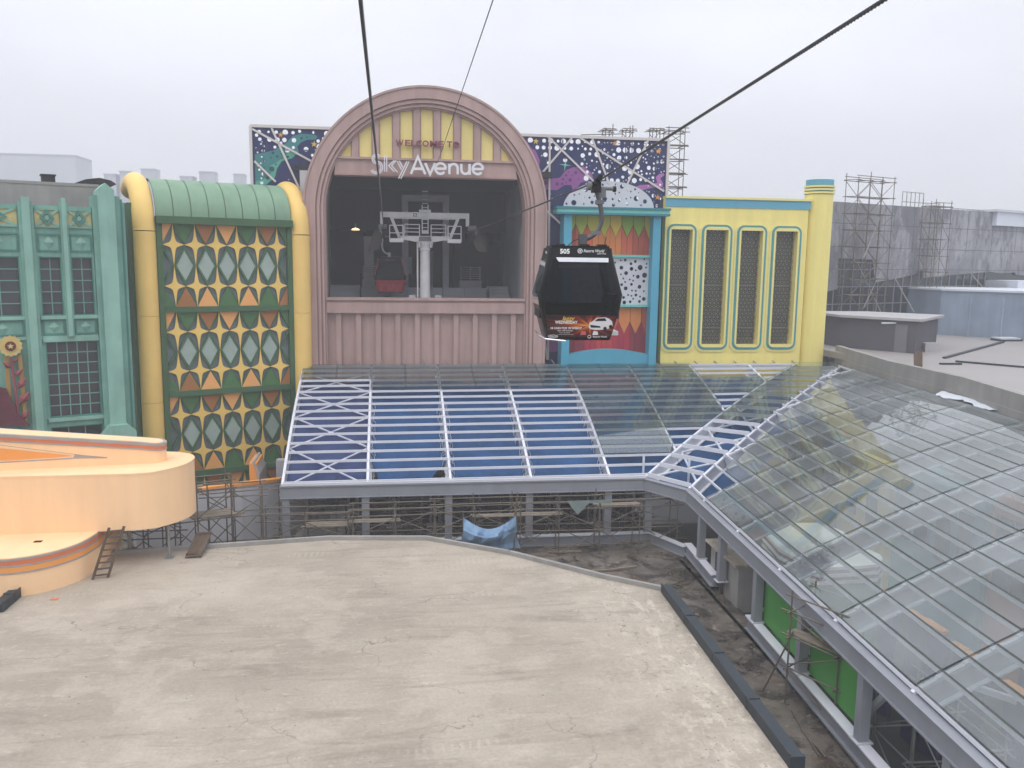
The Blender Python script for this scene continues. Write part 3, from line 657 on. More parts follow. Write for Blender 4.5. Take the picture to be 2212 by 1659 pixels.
# ================================================================== CRAYON-BOARD PAVILION
PY = 49.6
pW = frame((0, PY), 0)
def q6(X, Y): p = atY((2000+X/1.7097)*.5486, (480+Y/1.7097)*.5486, PY); return (p.x, p.z)
pav = thing('crayon_pavilion', (q6(680, 900)[0], PY, -13), 'cyan-framed pavilion front with pointed coloured boards and spotted white panels', 'facade')
xl0, xl1 = q6(372, 640)[0], q6(424, 640)[0]; xr0, xr1 = q6(970, 640)[0], q6(1020, 640)[0]
zt0, zt1 = q6(690, 630)[1], q6(690, 578)[1]; zbot = -7.0
def P_(x, z): return (x, z)
hx0, hx1 = q6(322, 600)[0], q6(1070, 600)[0]
MB().box((hx0, -.55, zt0+.12), (hx1, .9, zt1-.12)).build('header', 'mint', pav, pW)
MB().box((hx0-.06, -.62, zt1-.12), (hx1+.06, .9, zt1)).build('header_cap', 'mint_edge', pav, pW)
MB().box((hx0-.03, -.60, zt0), (hx1+.03, .9, zt0+.12)).build('header_cap', 'mint_edge', pav, pW)
for a, b in ((xl0, xl1), (xr0, xr1)): MB().box((a, -.35, -9.5), (b, .9, zt0)).build('column', 'cyan', pav, pW)
# semicircular spotted board on top
cx = (q6(382, 575)[0]+q6(995, 575)[0])/2; rr = (q6(995, 575)[0]-q6(382, 575)[0])/2
hs = q6(690, 395)[1]-zt1
half = [(cx+rr*math.cos(R(a)), zt1+hs*math.sin(R(a))) for a in range(0, 181, 6)]
sh = []
def spot(c, r, poly, lst, gap=.05):
    if inpoly(c, poly) and pdist(c, poly) > r+.07 and all((c[0]-q[0])**2+(c[1]-q[1])**2 > (r+s+gap)**2 for q, s in lst): lst.append((c, r))
for k in range(500): spot((rnd.uniform(cx-rr, cx+rr), rnd.uniform(zt1, zt1+hs)), rnd.choice((.05, .07, .1, .13, .16)), half, sh, .13)
MB().prism(half, .35, .42, [circ(c, r, 14) for c, r in sh]).build('spotted_semicircle', 'white_board', pav, pW)
# middle spotted panel
mz1, mz0 = q6(840, 905)[1], q6(840, 1240)[1]
panel = rect(xl1, mz0, xr0+.02, mz1); mh = []
for k in range(900): spot((rnd.uniform(xl1, xr0), rnd.uniform(mz0, mz1)), rnd.choice((.06, .09, .12, .16)), panel, mh, .09)
MB().prism(panel, .30, .36, [circ(c, r, 14) for c, r in mh]).build('spotted_panel', 'white_board', pav, pW)
MB().box((xl1-.02, .62, mz0), (xr0+.02, .68, mz1)).build('panel_back', 'board_back', pav, pW)
for z in (mz1, mz0): MB().box((xl1-.01, .12, z-.06), (xr0+.02, .6, z+.08)).build('rail', 'mint', pav, pW)
MB().box((xl1-.02, .58, mz1), (xr0+.02, .74, zt0)).build('board_back', 'crayon_gap', pav, pW)
MB().box((xl1-.02, .58, -9), (xr0+.02, .74, mz0)).build('board_back', 'crayon_gap', pav, pW)
# pointed boards: hanging row and standing row, twice
nb = 7; bw = (xr0-xl1)/nb
zp0, zp1 = q6(680, 690)[1], q6(680, 775)[1]
def boards(z_top, z_tipu, z_tipd, z_bot, upc, dnc, y=.40):
    h = .018
    for i in range(nb+1):                       # hanging boards, point down
        a = xl1+(i-.5+.05)*bw; b = a+bw; c = (a+b)/2; a2, b2 = max(a+h, xl1), min(b-h, xr0)
        if b2-a2 < .1: continue
        pts = [(a2, z_top), (b2, z_top), (b2, z_tipu+(0 if b2 == b-h else (z_tipd-z_tipu)*(b-b2)/(bw/2)))]
        if a2 < c < b2: pts += [(c, z_tipd)]
        pts += [(a2, z_tipu+(0 if a2 == a+h else (z_tipd-z_tipu)*min(1, (a2-a)/(bw/2))))]
        MB().prism(pts, y, y+.07).build('pointed_board', upc[i % len(upc)], pav, pW)
    for i in range(nb):                         # standing boards, point up, split down the middle
        a = xl1+(i+.05)*bw; b = a+bw; c = (a+b)/2
        for (l, r_, tip) in ((a, c, 'r'), (c, b, 'l')):
            l2, r2 = max(l+h*.6, xl1), min(r_-h*.6, xr0)
            if r2-l2 < .05: continue
            f = lambda x: z_tipd+(z_tipu-z_tipd)*(1-abs(x-c)/(bw/2))-.05
            MB().prism([(l2, z_bot), (r2, z_bot), (r2, f(r2)), (l2, f(l2))], y+.005, y+.065).build('standing_board', dnc[(2*i+(tip == 'l')) % len(dnc)], pav, pW)
boards(zt0+.05, zp0, zp1, mz1+.05, ['crayon_lime', 'crayon_lime', 'crayon_olive', 'crayon_olive', 'crayon_yellow', 'crayon_green', 'crayon_green', 'crayon_olive'],
       ['crayon_rust', 'crayon_coral', 'crayon_coral', 'crayon_coral', 'crayon_orange', 'crayon_orange', 'crayon_orange', 'crayon_orange', 'crayon_orange', 'crayon_coral', 'crayon_coral', 'crayon_rust', 'crayon_rust', 'crayon_rust'])
z2a, z2b = q6(780, 1350)[1], q6(780, 1430)[1]
boards(mz0-.04, z2a+.0, z2b, -8.0, ['crayon_brick', 'crayon_brick', 'crayon_orange', 'crayon_orange', 'crayon_brick', 'crayon_orange', 'crayon_orange', 'crayon_rust'],
       ['crayon_wine', 'crayon_wine', 'crayon_wine', 'crayon_crimson', 'crayon_crimson', 'crayon_red', 'crayon_red', 'crayon_red', 'crayon_crimson', 'crayon_crimson', 'crayon_crimson', 'crayon_wine', 'crayon_wine', 'crayon_wine'])
za = q6(680, 1530)[1]; ze_ = q6(430, 1565)[1]
arcb = [(xl1+(xr0-xl1)*k/12, ze_+(za-ze_)*math.sin(math.pi*k/12)) for k in range(13)]
MB().prism([(xr0+.01, -9), (xl1-.01, -9)]+arcb, -.2, .5).build('arched_plinth', 'cyan', pav, pW)

# ================================================================== YELLOW BUILDING
YY = 50.0
yW = frame((0, YY), 0)
def y8(X, Y, d=0): p = atY((2500+X/2.07375)*.5486, (650+Y/2.07375)*.5486, YY+d); return (p.x, p.z)
yb = thing('yellow_building', (y8(800, 900)[0], YY, -13), 'butter yellow building with blue top band, four tall lattice windows and round corner turret', 'building')
xa = y8(232, 900)[0]; xb = y8(1385, 900)[0]; ztop = y8(800, 268)[1]
wins = []
for X0, X1 in ((265, 490), (547, 780), (833, 1060), (1115, 1340)):
    a = y8(X0, 500)[0]; b = y8(X1, 500)[0]; aa = y8(X0-28, 1500)[0]; 
    wins.append(((a+y8(X0-38, 1480)[0])/2, (b+y8(X1-25, 1480)[0])/2))
wz1 = y8(800, 492)[1]; wz0 = y8(800, 1502)[1]
ho = [rect(a+.23, wz0+.28, b-.23, wz1-.30) for a, b in wins]
MB().prism(rect(xa, -13.3, xb, ztop), 0, .55, ho).build('wall', 'butter', yb, yW)
MB().box((xa, .9, -13.3), (xb, 1.3, ztop-.2)).build('back_wall', 'slate_wall', yb, yW)
bz = y8(800, 350)[1]
MB().box((xa-.02, -.05, bz), (xb+.1, -.003, ztop-.10)).build('blue_band', 'sky_blue', yb, yW)
MB().box((xa-.03, -.12, ztop-.10), (xb+.1, .6, ztop+.03)).build('coping', 'butter_trim', yb, yW)
for k, (a, b) in enumerate(wins):
    wn_ = MB().prism(rrect(a-.14, wz0-.16, b+.14, wz1+.05, .5), -.07, -.002, [rrect(a-.032, wz0-.032, b+.032, wz1+.012, .44)]).build('window', 'butter_trim', yb, yW)
    MB().prism(rrect(a-.03, wz0-.03, b+.03, wz1+.01, .44), -.10, -.002, [rrect(a+.105, wz0+.11, b-.105, wz1-.11, .34)]).build('teal_frame', 'teal_trim', wn_, yW)
    MB().prism(rrect(a+.107, wz0+.112, b-.107, wz1-.112, .34), -.13, -.002, [rect(a+.23, wz0+.28, b-.23, wz1-.30)]).build('inner_frame', 'butter_trim', wn_, yW)
    MB().box((a+.15, .50, wz0+.2), (b-.15, .54, wz1-.2)).build('pane', 'dark_pane', wn_, yW)
    # rhombille lattice: hexagon edges plus three spokes each
    L_ = MB(); s = .145; x0, x1, z0, z1 = a+.23, b-.23, wz0+.28, wz1-.30; hexh = s*math.sqrt(3)
    def seg(p, q, w=.012):
        if x0 < (p[0]+q[0])/2 < x1 and z0 < (p[1]+q[1])/2 < z1:
            d = Vector((q[0]-p[0], q[1]-p[1])).normalized()*1; nn = (-d.y*w, d.x*w)
            L_.add([(p[0]+nn[0], .33, p[1]+nn[1]), (p[0]-nn[0], .33, p[1]-nn[1]), (q[0]-nn[0], .33, q[1]-nn[1]), (q[0]+nn[0], .33, q[1]+nn[1])], [(0, 1, 2, 3)])
    ncol = int((x1-x0)/hexh)+3; nrow = int((z1-z0)/(1.5*s))+3
    for j in range(nrow):
        for i in range(ncol):
            c = (x0+(i-.5*(j % 2))*hexh, z0+j*1.5*s); V = [(c[0]+s*math.cos(R(90+60*q)), c[1]+s*math.sin(R(90+60*q))) for q in range(6)]
            for q in (0, 1, 2): seg(V[q], V[(q+1) % 6])
            for q in (0, 2, 4): seg(c, V[q])
    tag(L_.build('lattice_grille', 'lattice', wn_, yW), kind='stuff')
    for zz in (wz0+1.3, wz0+3.9): beam('tie_bar', (x0, .42, zz), (x1, .42, zz), .04, .04, 'galv_dark', wn_, yW)
    for xx in ((b+.24),):
        if k < 3: MB().box((xx-.03, -.03, wz0+.1), (xx+.03, .0, wz1-.3)).build('wall_rib', 'butter_trim', yb, yW)
tc_ = ((y8(1375, 900)[0]+y8(1560, 900)[0])/2+.25, .55); tr_ = (y8(1582, 600)[0]-y8(1372, 600)[0])/2
turz = y8(1475, 115)[1]
rz = [y8(1475, Y)[1] for Y in (160, 238)]
MB().lathe([(tr_, -13.3), (tr_, rz[1])], tc_, 40).build('turret', 'butter', yb, yW, True)
MB().lathe([(tr_-.06, rz[1]), (tr_-.06, rz[0]), (tr_-.02, rz[0]), (tr_-.02, turz)], tc_, 40).build('turret_cap', 'sky_blue', yb, yW, True)
for k in range(3):
    z = rz[1]+(rz[0]-rz[1])*(k+.25)/3
    MB().lathe([(tr_-.1, z), (tr_+.07, z), (tr_+.07, z+.11), (tr_-.1, z+.11)], tc_, 40).build('turret_ring', 'butter_trim', yb, yW, True)

def FP(W, x, y, d=0.0):
    """picture point -> local (u, z) on the plane y_local = d of frame W"""
    v = ray(x, y); n = W.to_3x3() @ Vector((0, 1, 0)); o = W @ Vector((0, d, 0))
    p = v*(o.dot(n)/v.dot(n)); l = W.inverted() @ p; return (l.x, l.z)
# ================================================================== GREEN BARREL-TOPPED TOWER
a0 = atY(623, 660, 49.0); TA = R(24)
TW = frame((a0.x, a0.y), TA)
base = TW @ Vector((-3.2, 0, -13.5))
tow = thing('patterned_tower', base, 'green barrel-topped tower with yellow star pattern panels between two fat ochre pillars', 'building', rz=TA)
PU = 1.08; WID = 6*PU
MB().box((-WID-.55, .22, -13.4), (.45, 2.6, 1.9)).build('tower_wall', 'slate', tow, TW)
MB().box((-WID-1.55, .3, -13.4), (-WID-.55, 2.6, 2.6)).build('tower_flank', 'tower_green', tow, TW)
MB().box((.45, .3, -13.4), (1.35, 2.6, 2.6)).build('tower_flank', 'tower_green', tow, TW)
for a, b in ((-WID-.28, -WID), (0, .26)): MB().box((a, -.10, -13.4), (b, .22, 1.62)).build('border', 'tower_green', tow, TW)
zr = [1.62, -2.80, -7.25, -11.65, -13.4]
for z in zr[1:4]: MB().box((-WID, -.16, z-.14), (0, .22, z+.14)).build('storey_rail', 'band_green', tow, TW)
MB().box((-WID-.28, -.34, 1.60), (.26, .5, 1.98)).build('eaves_band', 'tower_green', tow, TW)
# star mesh shared by all
def starpts(hx, hz):
    q = [(1, 0), (.74, .042), (.50, .085), (.34, .125), (.235, .185), (.175, .28), (.115, .46), (.05, .74)]
    out = []
    for sx, sz, rev in ((1, 1, 0), (-1, 1, 1), (-1, -1, 0), (1, -1, 1)):
        pts = q+[(0, 1)]
        pts = pts[::-1] if rev else pts
        out += [(p[0]*sx*hx, p[1]*sz*hz) for p in pts[:-1]]
    return out
def shared(name, poly, y0, y1, m_, holes=()): return MB().prism(poly, y0, y1, holes).mesh(name, m_)
topc = ['tri_orange', 'tri_green', 'tri_brown', 'tri_orange', 'tri_green', 'tri_brown', 'tri_green']
botc = ['tri_green', 'tri_brown', 'tri_orange', 'tri_green', 'tri_orange', 'tri_green', 'tri_brown']
def put(me, u, z, y=0): return link(bpy.data.objects.new(me.name, me), tow, TW @ Matrix.Translation((u, y, z)))
for k in range(4):
    z1 = zr[k]-(.0 if k == 0 else .14); z0 = zr[k+1]+.14
    if k == 3: z0 = z1-4.17
    H = z1-z0; hz = H*.25; zc = [z1-hz, z0+hz]; g = PU/2
    st = shared('star', starpts(PU/2, hz), .02, .10, 'star_yellow')
    di_o = [(g*.995, 0), (0, hz*.99), (-g*.995, 0), (0, -hz*.99)]; di_i = [(g*.78, 0), (0, hz*.75), (-g*.78, 0), (0, -hz*.75)]
    band = shared('diamond_band', di_o, .06, .16, 'band_green', [di_i]); pane = shared('diamond_pane', di_i, .10, .17, 'slate_light')
    tri = {}
    for s in (1, -1):
        o_ = [(-g*.985, 0), (g*.985, 0), (0, -s*hz*.99)]; i_ = [(-g*.80, -s*.002), (g*.80, -s*.002), (0, -s*hz*.80)]
        tri[s] = shared('triangle_band', [(-g*.99, 0), (g*.99, 0), (g*.99, -s*hz*.20), (0, -s*hz*.995), (-g*.99, -s*hz*.20)], .08, .16, 'band_green')
        for m_ in ('tri_orange', 'tri_green', 'tri_brown'):
            tri[s, m_] = shared('triangle_panel', [(-g*.95, 0), (g*.95, 0), (0, -s*hz*.93)], .05, .15, m_)
            tri[s, m_, 'L'] = shared('triangle_panel', [(0, 0), (g*.95, 0), (0, -s*hz*.93)], .05, .15, m_); tri[s, m_, 'R'] = shared('triangle_panel', [(0, 0), (-g*.95, 0), (0, -s*hz*.93)], .05, .15, m_)
    for i in range(6):
        u = -WID+g+PU*i
        for z in zc:
            if z > -13.6: put(st, u, z)
    for i in range(7):
        u = -WID+PU*i
        if 0 < i < 6:
            put(band, u, (zc[0]+zc[1])/2); put(pane, u, (zc[0]+zc[1])/2)
            put(tri[1], u, z1); put(tri[1, topc[i]], u, z1)
            if k < 3: put(tri[-1], u, z0); put(tri[-1, botc[i]], u, z0)
        else:
            s = 'L' if i == 0 else 'R'; sg = 1 if i == 0 else -1
            put(tri[1, topc[i], s], u, z1)
            if k < 3: put(tri[-1, botc[i], s], u, z0)
            hb = shared('diamond_band', [(0, hz*.99), (0, hz*.75), (sg*g*.78, 0), (0, -hz*.75), (0, -hz*.99), (sg*g*.995, 0)], .06, .16, 'band_green'); put(hb, u, (zc[0]+zc[1])/2)
# barrel roof in seven curved sheets with seams
BC, BRy, BRz = (2.3, 1.95), 2.35, 2.05
ns = 8; bx0, bx1 = -WID-.28, .26
def barrel(u0, u1, k=1.0, a1=105):
    v = []; f = []
    for i in range(15):
        a = R(a1*i/14); y = BC[0]-BRy*k*math.cos(a); z = BC[1]+BRz*k*math.sin(a); v += [(u0, y, z), (u1, y, z)]
    for i in range(14): f.append((2*i, 2*i+1, 2*i+3, 2*i+2))
    return v, f
lining = MB().add(*barrel(bx0, bx1, .985)).build('barrel_lining', 'seam_green', tow, TW, True)
for i in range(ns):
    w = (bx1-bx0)/ns; MB().add(*barrel(bx0+w*i+.025, bx0+w*(i+1)-.025)).build('barrel_sheet', 'barrel_green', lining, TW, True)
# fat pillars, in lengths, bending back over the top
pr = .54
for u in (-WID-.28-pr, .26+pr-.02):
    for a, b in ((-13.4, -10.2), (-10.2, -7.6), (-7.6, -3.1), (-3.1, 1.2)):
        MB().tube([(u, .12, a), (u, .12, b-.015)], pr, 24).build('pillar_length', 'ochre', tow, TW, True)
    pts = [(u, 2.42-2.3*math.cos(R(a)), 1.2+2.55*math.sin(R(a))) for a in range(0, 121, 8)]
    MB().tube(pts, pr, 24).build('pillar_bend', 'ochre', tow, TW, True)

# ================================================================== TEAL DECO BUILDING
EW = TW @ Matrix.Translation((-WID-1.6, -1.3, 0))
def t1(X, Y, d=0): return FP(EW, X/1.276*.5486, (500+Y/1.276)*.5486, d)
teal = thing('deco_building', EW @ Vector((-2.5, 0, -13.5)), 'verdigris green deco building with grid windows at the left edge', 'building', rz=TA)
ul = -7.0; ur = t1(480, 800)[0]
zc1 = t1(250, 395)[1]; 
wn3 = [(t1(0, 800)[0]-.85, t1(105, 800)[0]), (t1(203, 800)[0], t1(315, 800)[0]), (t1(364, 800)[0], t1(473, 800)[0])]
wz = (t1(260, 948)[1], t1(260, 652)[1])
bw_ = (t1(240, 1270)[0], t1(505, 1270)[0]); bz_ = (t1(380, 1455)[1], t1(380, 1075)[1])
bz2 = (bz_[0]-3.2, t1(380, 1500)[1])
leftbig = (bw_[0]-3.3, wn3[0][1])
openings = [rect(a, wz[0], b, wz[1]) for a, b in wn3]+[rect(bw_[0], bz_[0], bw_[1], bz_[1]), rect(bw_[0], bz2[0], bw_[1], bz2[1])]
MB().prism(rect(ul, -13.4, ur, zc1), 0, .5, openings).build('wall', 'verdigris', teal, EW)
MB().box((ul, .8, -13.4), (ur, 1.2, zc1-.3)).build('inner_wall', 'slate_wall', teal, EW)
def grid(a, b, z0, z1, nc, nr):
    w = MB().prism(rect(a, z0, b, z1), .02, .34, [rect(a+.05, z0+.05, b-.05, z1-.05)]).build('window', 'verdigris_deep', teal, EW)
    cw, ch = (b-a-.1)/nc, (z1-z0-.1)/nr
    for i in range(nc):
        for j in range(nr):
            x = a+.05+cw*i; z = z0+.05+ch*j; boxo('pane', (x+.02, .29+random.uniform(-.004, .004), z+.02), (x+cw-.02, .31, z+ch-.02), 'office_pane', w, EW)
    for i in range(1, nc): boxo('muntin', (a+.05+cw*i-.022, .22, z0+.05), (a+.05+cw*i+.022, .33, z1-.05), 'muntin', w, EW)
    for j in range(1, nr): boxo('muntin', (a+.05, .235, z0+.05+ch*j-.022), (b-.05, .325, z0+.05+ch*j+.022), 'muntin', w, EW)
    boxo('sill', (a-.08, -.16, z0-.16), (b+.08, .05, z0), 'verdigris_light', w, EW)
for a, b in wn3: grid(a, b, wz[0], wz[1], 2, 5)
grid(bw_[0], bw_[1], bz_[0], bz_[1], 5, 7); grid(bw_[0], bw_[1], bz2[0], bz2[1], 3, 4)
MB().box((bw_[0]-.1, -.12, bz_[1]), (bw_[1]+.1, .0, bz_[1]+.14)).build('window_head', 'verdigris_light', teal, EW)
# pilasters
def pil(u0, u1, z0, z1, pro, m_='verdigris', name='pilaster'):
    MB().box((u0, -pro, z0), (u1, .0, z1)).build(name, m_, teal, EW)
    w = u1-u0
    MB().box((u0+w*.22, -pro-.10, z0), (u1-w*.22, -pro, z1+.18)).build(name, 'verdigris_light' if m_ == 'verdigris' else m_, teal, EW)
pA = (t1(100, 500)[0], t1(160, 500)[0]); pB = (t1(318, 800)[0]+.02, t1(362, 800)[0]-.02)
pil(pA[0]-.05, wn3[1][0]-.12, -13.4, t1(120, 372)[1], .30)
pil(pB[0], pB[1], t1(350, 1050)[1], t1(305, 378)[1], .22)
# lattice and diamond panels
def lattice(u0, u1, z0, z1):
    MB().box((u0, -.03, z0), (u1, .0, z1)).build('lattice_field', 'cream_lattice', teal, EW)
    c = ((u0+u1)/2, (z0+z1)/2); hw, hh = (u1-u0)/2, (z1-z0)/2
    b = MB()
    for s in (1, -1):
        b.ribbon([(c[0]-hw, c[1]-s*hh), (c[0]+hw, c[1]+s*hh)], .10, -.09-.003*s, -.03)
    b.build('lattice_cross', 'verdigris_light', teal, EW)
    MB().ribbon([(c[0]-hw*.45, c[1]), (c[0], c[1]+hh*.72), (c[0]+hw*.45, c[1]), (c[0], c[1]-hh*.72)], .12, -.13, -.03, True).build('lattice_diamond', 'verdigris_deep', teal, EW)
    MB().prism([(c[0]-hw*.2, c[1]), (c[0], c[1]-hh*.34), (c[0]+hw*.2, c[1]), (c[0], c[1]+hh*.34)], -.11, -.03).build('lattice_boss', 'verdigris_light', teal, EW)
    for z in (z0, z1): MB().box((u0, -.10, z-.05), (u1, 0, z+.05)).build('lattice_rail', 'verdigris', teal, EW)
lz = (t1(230, 500)[1], t1(230, 412)[1])
def diamond(u0, u1, z0, z1):
    MB().prism(rect(u0, z0, u1, z1), -.07, .0, [rect(u0+.07, z0+.07, u1-.07, z1-.07)]).build('panel_frame', 'verdigris_deep', teal, EW)
    c = ((u0+u1)/2, (z0+z1)/2); w, h = .24, (z1-z0)*.38
    o = MB().add([(c[0]-w, -.01, c[1]), (c[0], -.01, c[1]-h), (c[0]+w, -.01, c[1]), (c[0], -.01, c[1]+h), (c[0], -.13, c[1])], [(0, 1, 4), (1, 2, 4), (2, 3, 4), (3, 0, 4)]).build('diamond_boss', 'verdigris_light', teal, EW)
dz = (t1(240, 625)[1], t1(240, 535)[1]); dz2 = (t1(270, 1043)[1], t1(270, 968)[1])
for a, b in wn3:
    lattice(a-.06, b+.02, lz[0], lz[1]); diamond(a, b, dz[0], dz[1]); diamond(a, b, dz2[0], dz2[1])
MB().box((ul, -.09, dz2[0]-.22), (ur, 0, dz2[0]-.06)).build('string_course', 'verdigris_light', teal, EW)
# corner buttress with pointed top and stepped returns
bu0, bu1 = t1(488, 700)[0], t1(600, 700)[0]; zt = t1(530, 285)[1]; zs = t1(485, 345)[1]
MB().prism([(bu0-.1, -13.4), (bu1, -13.4), (bu1, zs), (bu0-.1, zs)], -.35, 1.0).build('buttress', 'verdigris', teal, EW)
c_ = (bu0+bu1)/2-.05
MB().prism([(bu0+.12, -13.4), (bu1-.14, -13.4), (bu1-.14, zs+.25), (c_+.02, zt), (bu0+.12, zs+.25)], -.62, .9).build('buttress_face', 'verdigris_light', teal, EW)
for k in range(3): MB().box((bu1+.14*k, -.18+.30*k, -13.4), (bu1+.14+.14*k, 1.4, zs-.12*k)).build('buttress_return', 'verdigris_deep' if k % 2 else 'verdigris', teal, EW)
MB().prism([(bu1-1.35, -13.4), (bu1+.25, -13.4), (bu1+.25, -8.6), (bu1-.1, -8.25), (bu1-.9, -8.25), (bu1-1.35, -8.75)], -1.0, -.36).build('buttress_foot', 'verdigris_light', teal, EW)
# flower ornament on the wall
fl = thing('flower_ornament', EW @ Vector((-5.2, -.5, -8)), 'giant yellow flower ornament with red leaves on the green wall at the left edge', 'ornament', rz=TA)
fc = t1(52, 1100, -.45)
b = MB(); b.prism(star(fc, .50, 14, .86), -.55, -.40); b.build('petals', 'flower_yellow', fl, EW)
MB().prism(circ(fc, .22, 20), -.62, -.55).build('flower_centre', 'flower_brown', fl, EW)
MB().prism(star(fc, .14, 5, .45), -.66, -.62).build('centre_star', 'flower_yellow', fl, EW)
MB().tube([(*[t1(55, 1155, -.45)[0]], -.45, t1(55, 1155, -.45)[1]), (t1(75, 1300, -.45)[0], -.45, t1(75, 1300, -.45)[1]), (t1(95, 1500, -.45)[0], -.45, t1(95, 1500, -.45)[1])], .06, 8).build('stem', 'stem_red', fl, EW)
for (X, Y, dx, dy) in ((60, 1215, -50, -35), (65, 1190, 28, -32), (70, 1255, 48, -42), (85, 1320, 50, -62), (90, 1400, 62, -75), (105, 1480, 42, -60), (60, 1390, -40, -60)):
    a = Vector(t1(X, Y, -.45)); bb = Vector(t1(X+dx, Y+dy, -.45)); d = bb-a; n_ = Vector((-d.y, d.x))*.24
    MB().add([(a.x, -.42, a.y), (a.x+d.x*.45+n_.x, -.47, a.y+d.y*.45+n_.y), (bb.x, -.50, bb.y), (a.x+d.x*.5-n_.x, -.47, a.y+d.y*.5-n_.y), (a.x+d.x*.45, -.60, a.y+d.y*.45)],
             [(0, 4, 1), (1, 4, 2), (2, 4, 3), (3, 4, 0), (0, 1, 2, 3)]).build('leaf', 'stem_red', fl, EW)
for X in (30, 100): 
    a, bb = t1(X, 1150, -.3), t1(X+30, 1500, -.3); beam('stake', (a[0], -.25, a[1]), (bb[0], -.25, bb[1]), .16, .1, 'stem_ochre', fl, EW)
mpts = [t1(X, Y, -.45) for X, Y in ((-120, 1500), (150, 1497), (120, 1470), (85, 1440), (75, 1400), (50, 1360), (35, 1320), (0, 1310), (-60, 1300), (-120, 1330))]
MB().prism(mpts, -.75, -.15).build('ornament_base', 'maroon', fl, EW)

# bare concrete parapet behind the teal building
cpW = EW @ Matrix.Translation((0, 2.6, 0))
cz = FP(cpW, 100, 398)[1]
cp = thing('concrete_block', cpW @ Vector((-3, 0, -5)), 'bare grey concrete upper wall behind the verdigris building', 'wall', rz=TA)
MB().box((-9, 0, -5), (FP(cpW, 222, 400)[0], 3.5, cz)).build('concrete_face', 'concrete_wall', cp, cpW)
MB().box((-9, -.03, cz-.02), (FP(cpW, 214, 400)[0], .3, cz+.12)).build('coping', 'concrete_wall', cp, cpW)
for (x0, y0, x1, y1), lab in (((90, 378, 120, 398), 'small square black box on top of the bare concrete wall'),):
    a = FP(cpW, x0, y0, .8); b_ = FP(cpW, x1, y1, .8)
    t_ = MB(); t_.box((a[0], .8, cz), (b_[0], 1.6, a[1])); t_.box((a[0]-.05, .75, a[1]), (b_[0]+.05, 1.65, a[1]+.06)); tag(t_.build('plant_box', 'wax_black', None, cpW), lab, 'roof box')
rp_ = [FP(cpW, x, y, 1.0) for x, y in ((118, 398), (160, 396), (185, 387), (215, 384), (240, 390), (252, 398))]
tag(MB().prism(rp_, 1.0, 3.2).build('covered_heap', 'wax_black', None, cpW), 'low black sheeted heap behind the buttress top', 'sheeted heap')

# ================================================================== DISTANT BUILDINGS IN THE FOG
def distant(name, label, Y, x0, x1, ytop, ybot, dep, m_, nfl=0):
    a = atY(x0, ytop, Y); b = atY(x1, ybot, Y)
    t_ = thing(name, ((a.x+b.x)/2, Y, -30), label, 'building', 'buildings fading in the fog')
    MB().box((a.x, Y, -30), (b.x, Y+dep, a.z)).build('wall', m_, t_)
    MB().box((a.x-.2, Y-.2, a.z), (b.x+.2, Y+dep, a.z+.35)).build('parapet', m_, t_)
    return t_
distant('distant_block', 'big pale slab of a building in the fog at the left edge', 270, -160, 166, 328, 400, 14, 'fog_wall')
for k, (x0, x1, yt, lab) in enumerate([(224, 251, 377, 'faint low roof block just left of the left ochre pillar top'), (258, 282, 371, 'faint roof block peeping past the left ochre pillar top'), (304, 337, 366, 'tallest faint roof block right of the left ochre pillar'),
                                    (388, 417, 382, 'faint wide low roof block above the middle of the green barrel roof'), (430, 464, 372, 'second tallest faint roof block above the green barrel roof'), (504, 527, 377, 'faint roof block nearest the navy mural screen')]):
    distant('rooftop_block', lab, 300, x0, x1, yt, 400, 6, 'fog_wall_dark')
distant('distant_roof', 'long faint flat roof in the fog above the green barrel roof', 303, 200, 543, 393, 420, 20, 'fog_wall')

# ================================================================== PEACH BUILDING
pe = thing('peach_building', (-12, 32, ZR), 'smooth peach building with rounded nose, orange stripes and a tapering fin on the concrete roof', 'building')
# base tier: footprint on the roof
bp_ = [(-19, 28.6), (-12.35, 28.7), (-11.7, 28.95), (-11.1, 29.45), (-10.65, 30.2), (-10.45, 31.2), (-10.45, 34), (-19, 34)]
def smooth_poly(p, n=4):
    out = []
    for i in range(len(p)-1):
        p0 = Vector(p[max(i-1, 0)]); p1 = Vector(p[i]); p2 = Vector(p[i+1]); p3 = Vector(p[min(i+2, len(p)-1)])
        for k in range(n):
            t = k/n; out.append(tuple(.5*((2*p1)+(p2-p0)*t+(2*p0-5*p1+4*p2-p3)*t*t+(3*p1-p0-3*p2+p3)*t**3)))
    out.append(tuple(p[-1])); return out
bp2 = [bp_[0]]+smooth_poly([bp_[1], bp_[2], bp_[3], bp_[4], bp_[5]], 6)+bp_[6:]
ZB = -9.85
base_t = MB().prism(bp2, ZR-.05, ZB, axis='z').build('base_tier', 'peach', pe, smooth=True)
def off(poly, d):
    out = []; n = len(poly)
    for i in range(n):
        a, b, c = Vector(poly[i-1]), Vector(poly[i]), Vector(poly[(i+1) % n]); t = ((b-a).normalized()+(c-b).normalized())
        t = t.normalized() if t.length > 1e-6 else (b-a).normalized(); out.append((b.x+t.y*d, b.y-t.x*d))
    return out
for z, h, m_, d in ((ZB-.10, .07, 'grey_trim', .022), (ZB-.26, .16, 'peach_rust', .012), (ZB-.32, .06, 'grey_trim', .022), (ZB-.50, .18, 'peach_orange', .012), (ZB-.56, .06, 'grey_trim', .022)):
    MB().prism(off(bp2, d), z, z+h-.001, [bp2], axis='z').build('stripe', m_, base_t, smooth=True)
v_ = atZ(82, 1170, ZB)
MB().box((v_.x-.13, v_.y-.09, ZB), (v_.x+.13, v_.y+.09, ZB+.012)).build('roof_outlet', 'wax_black', pe)
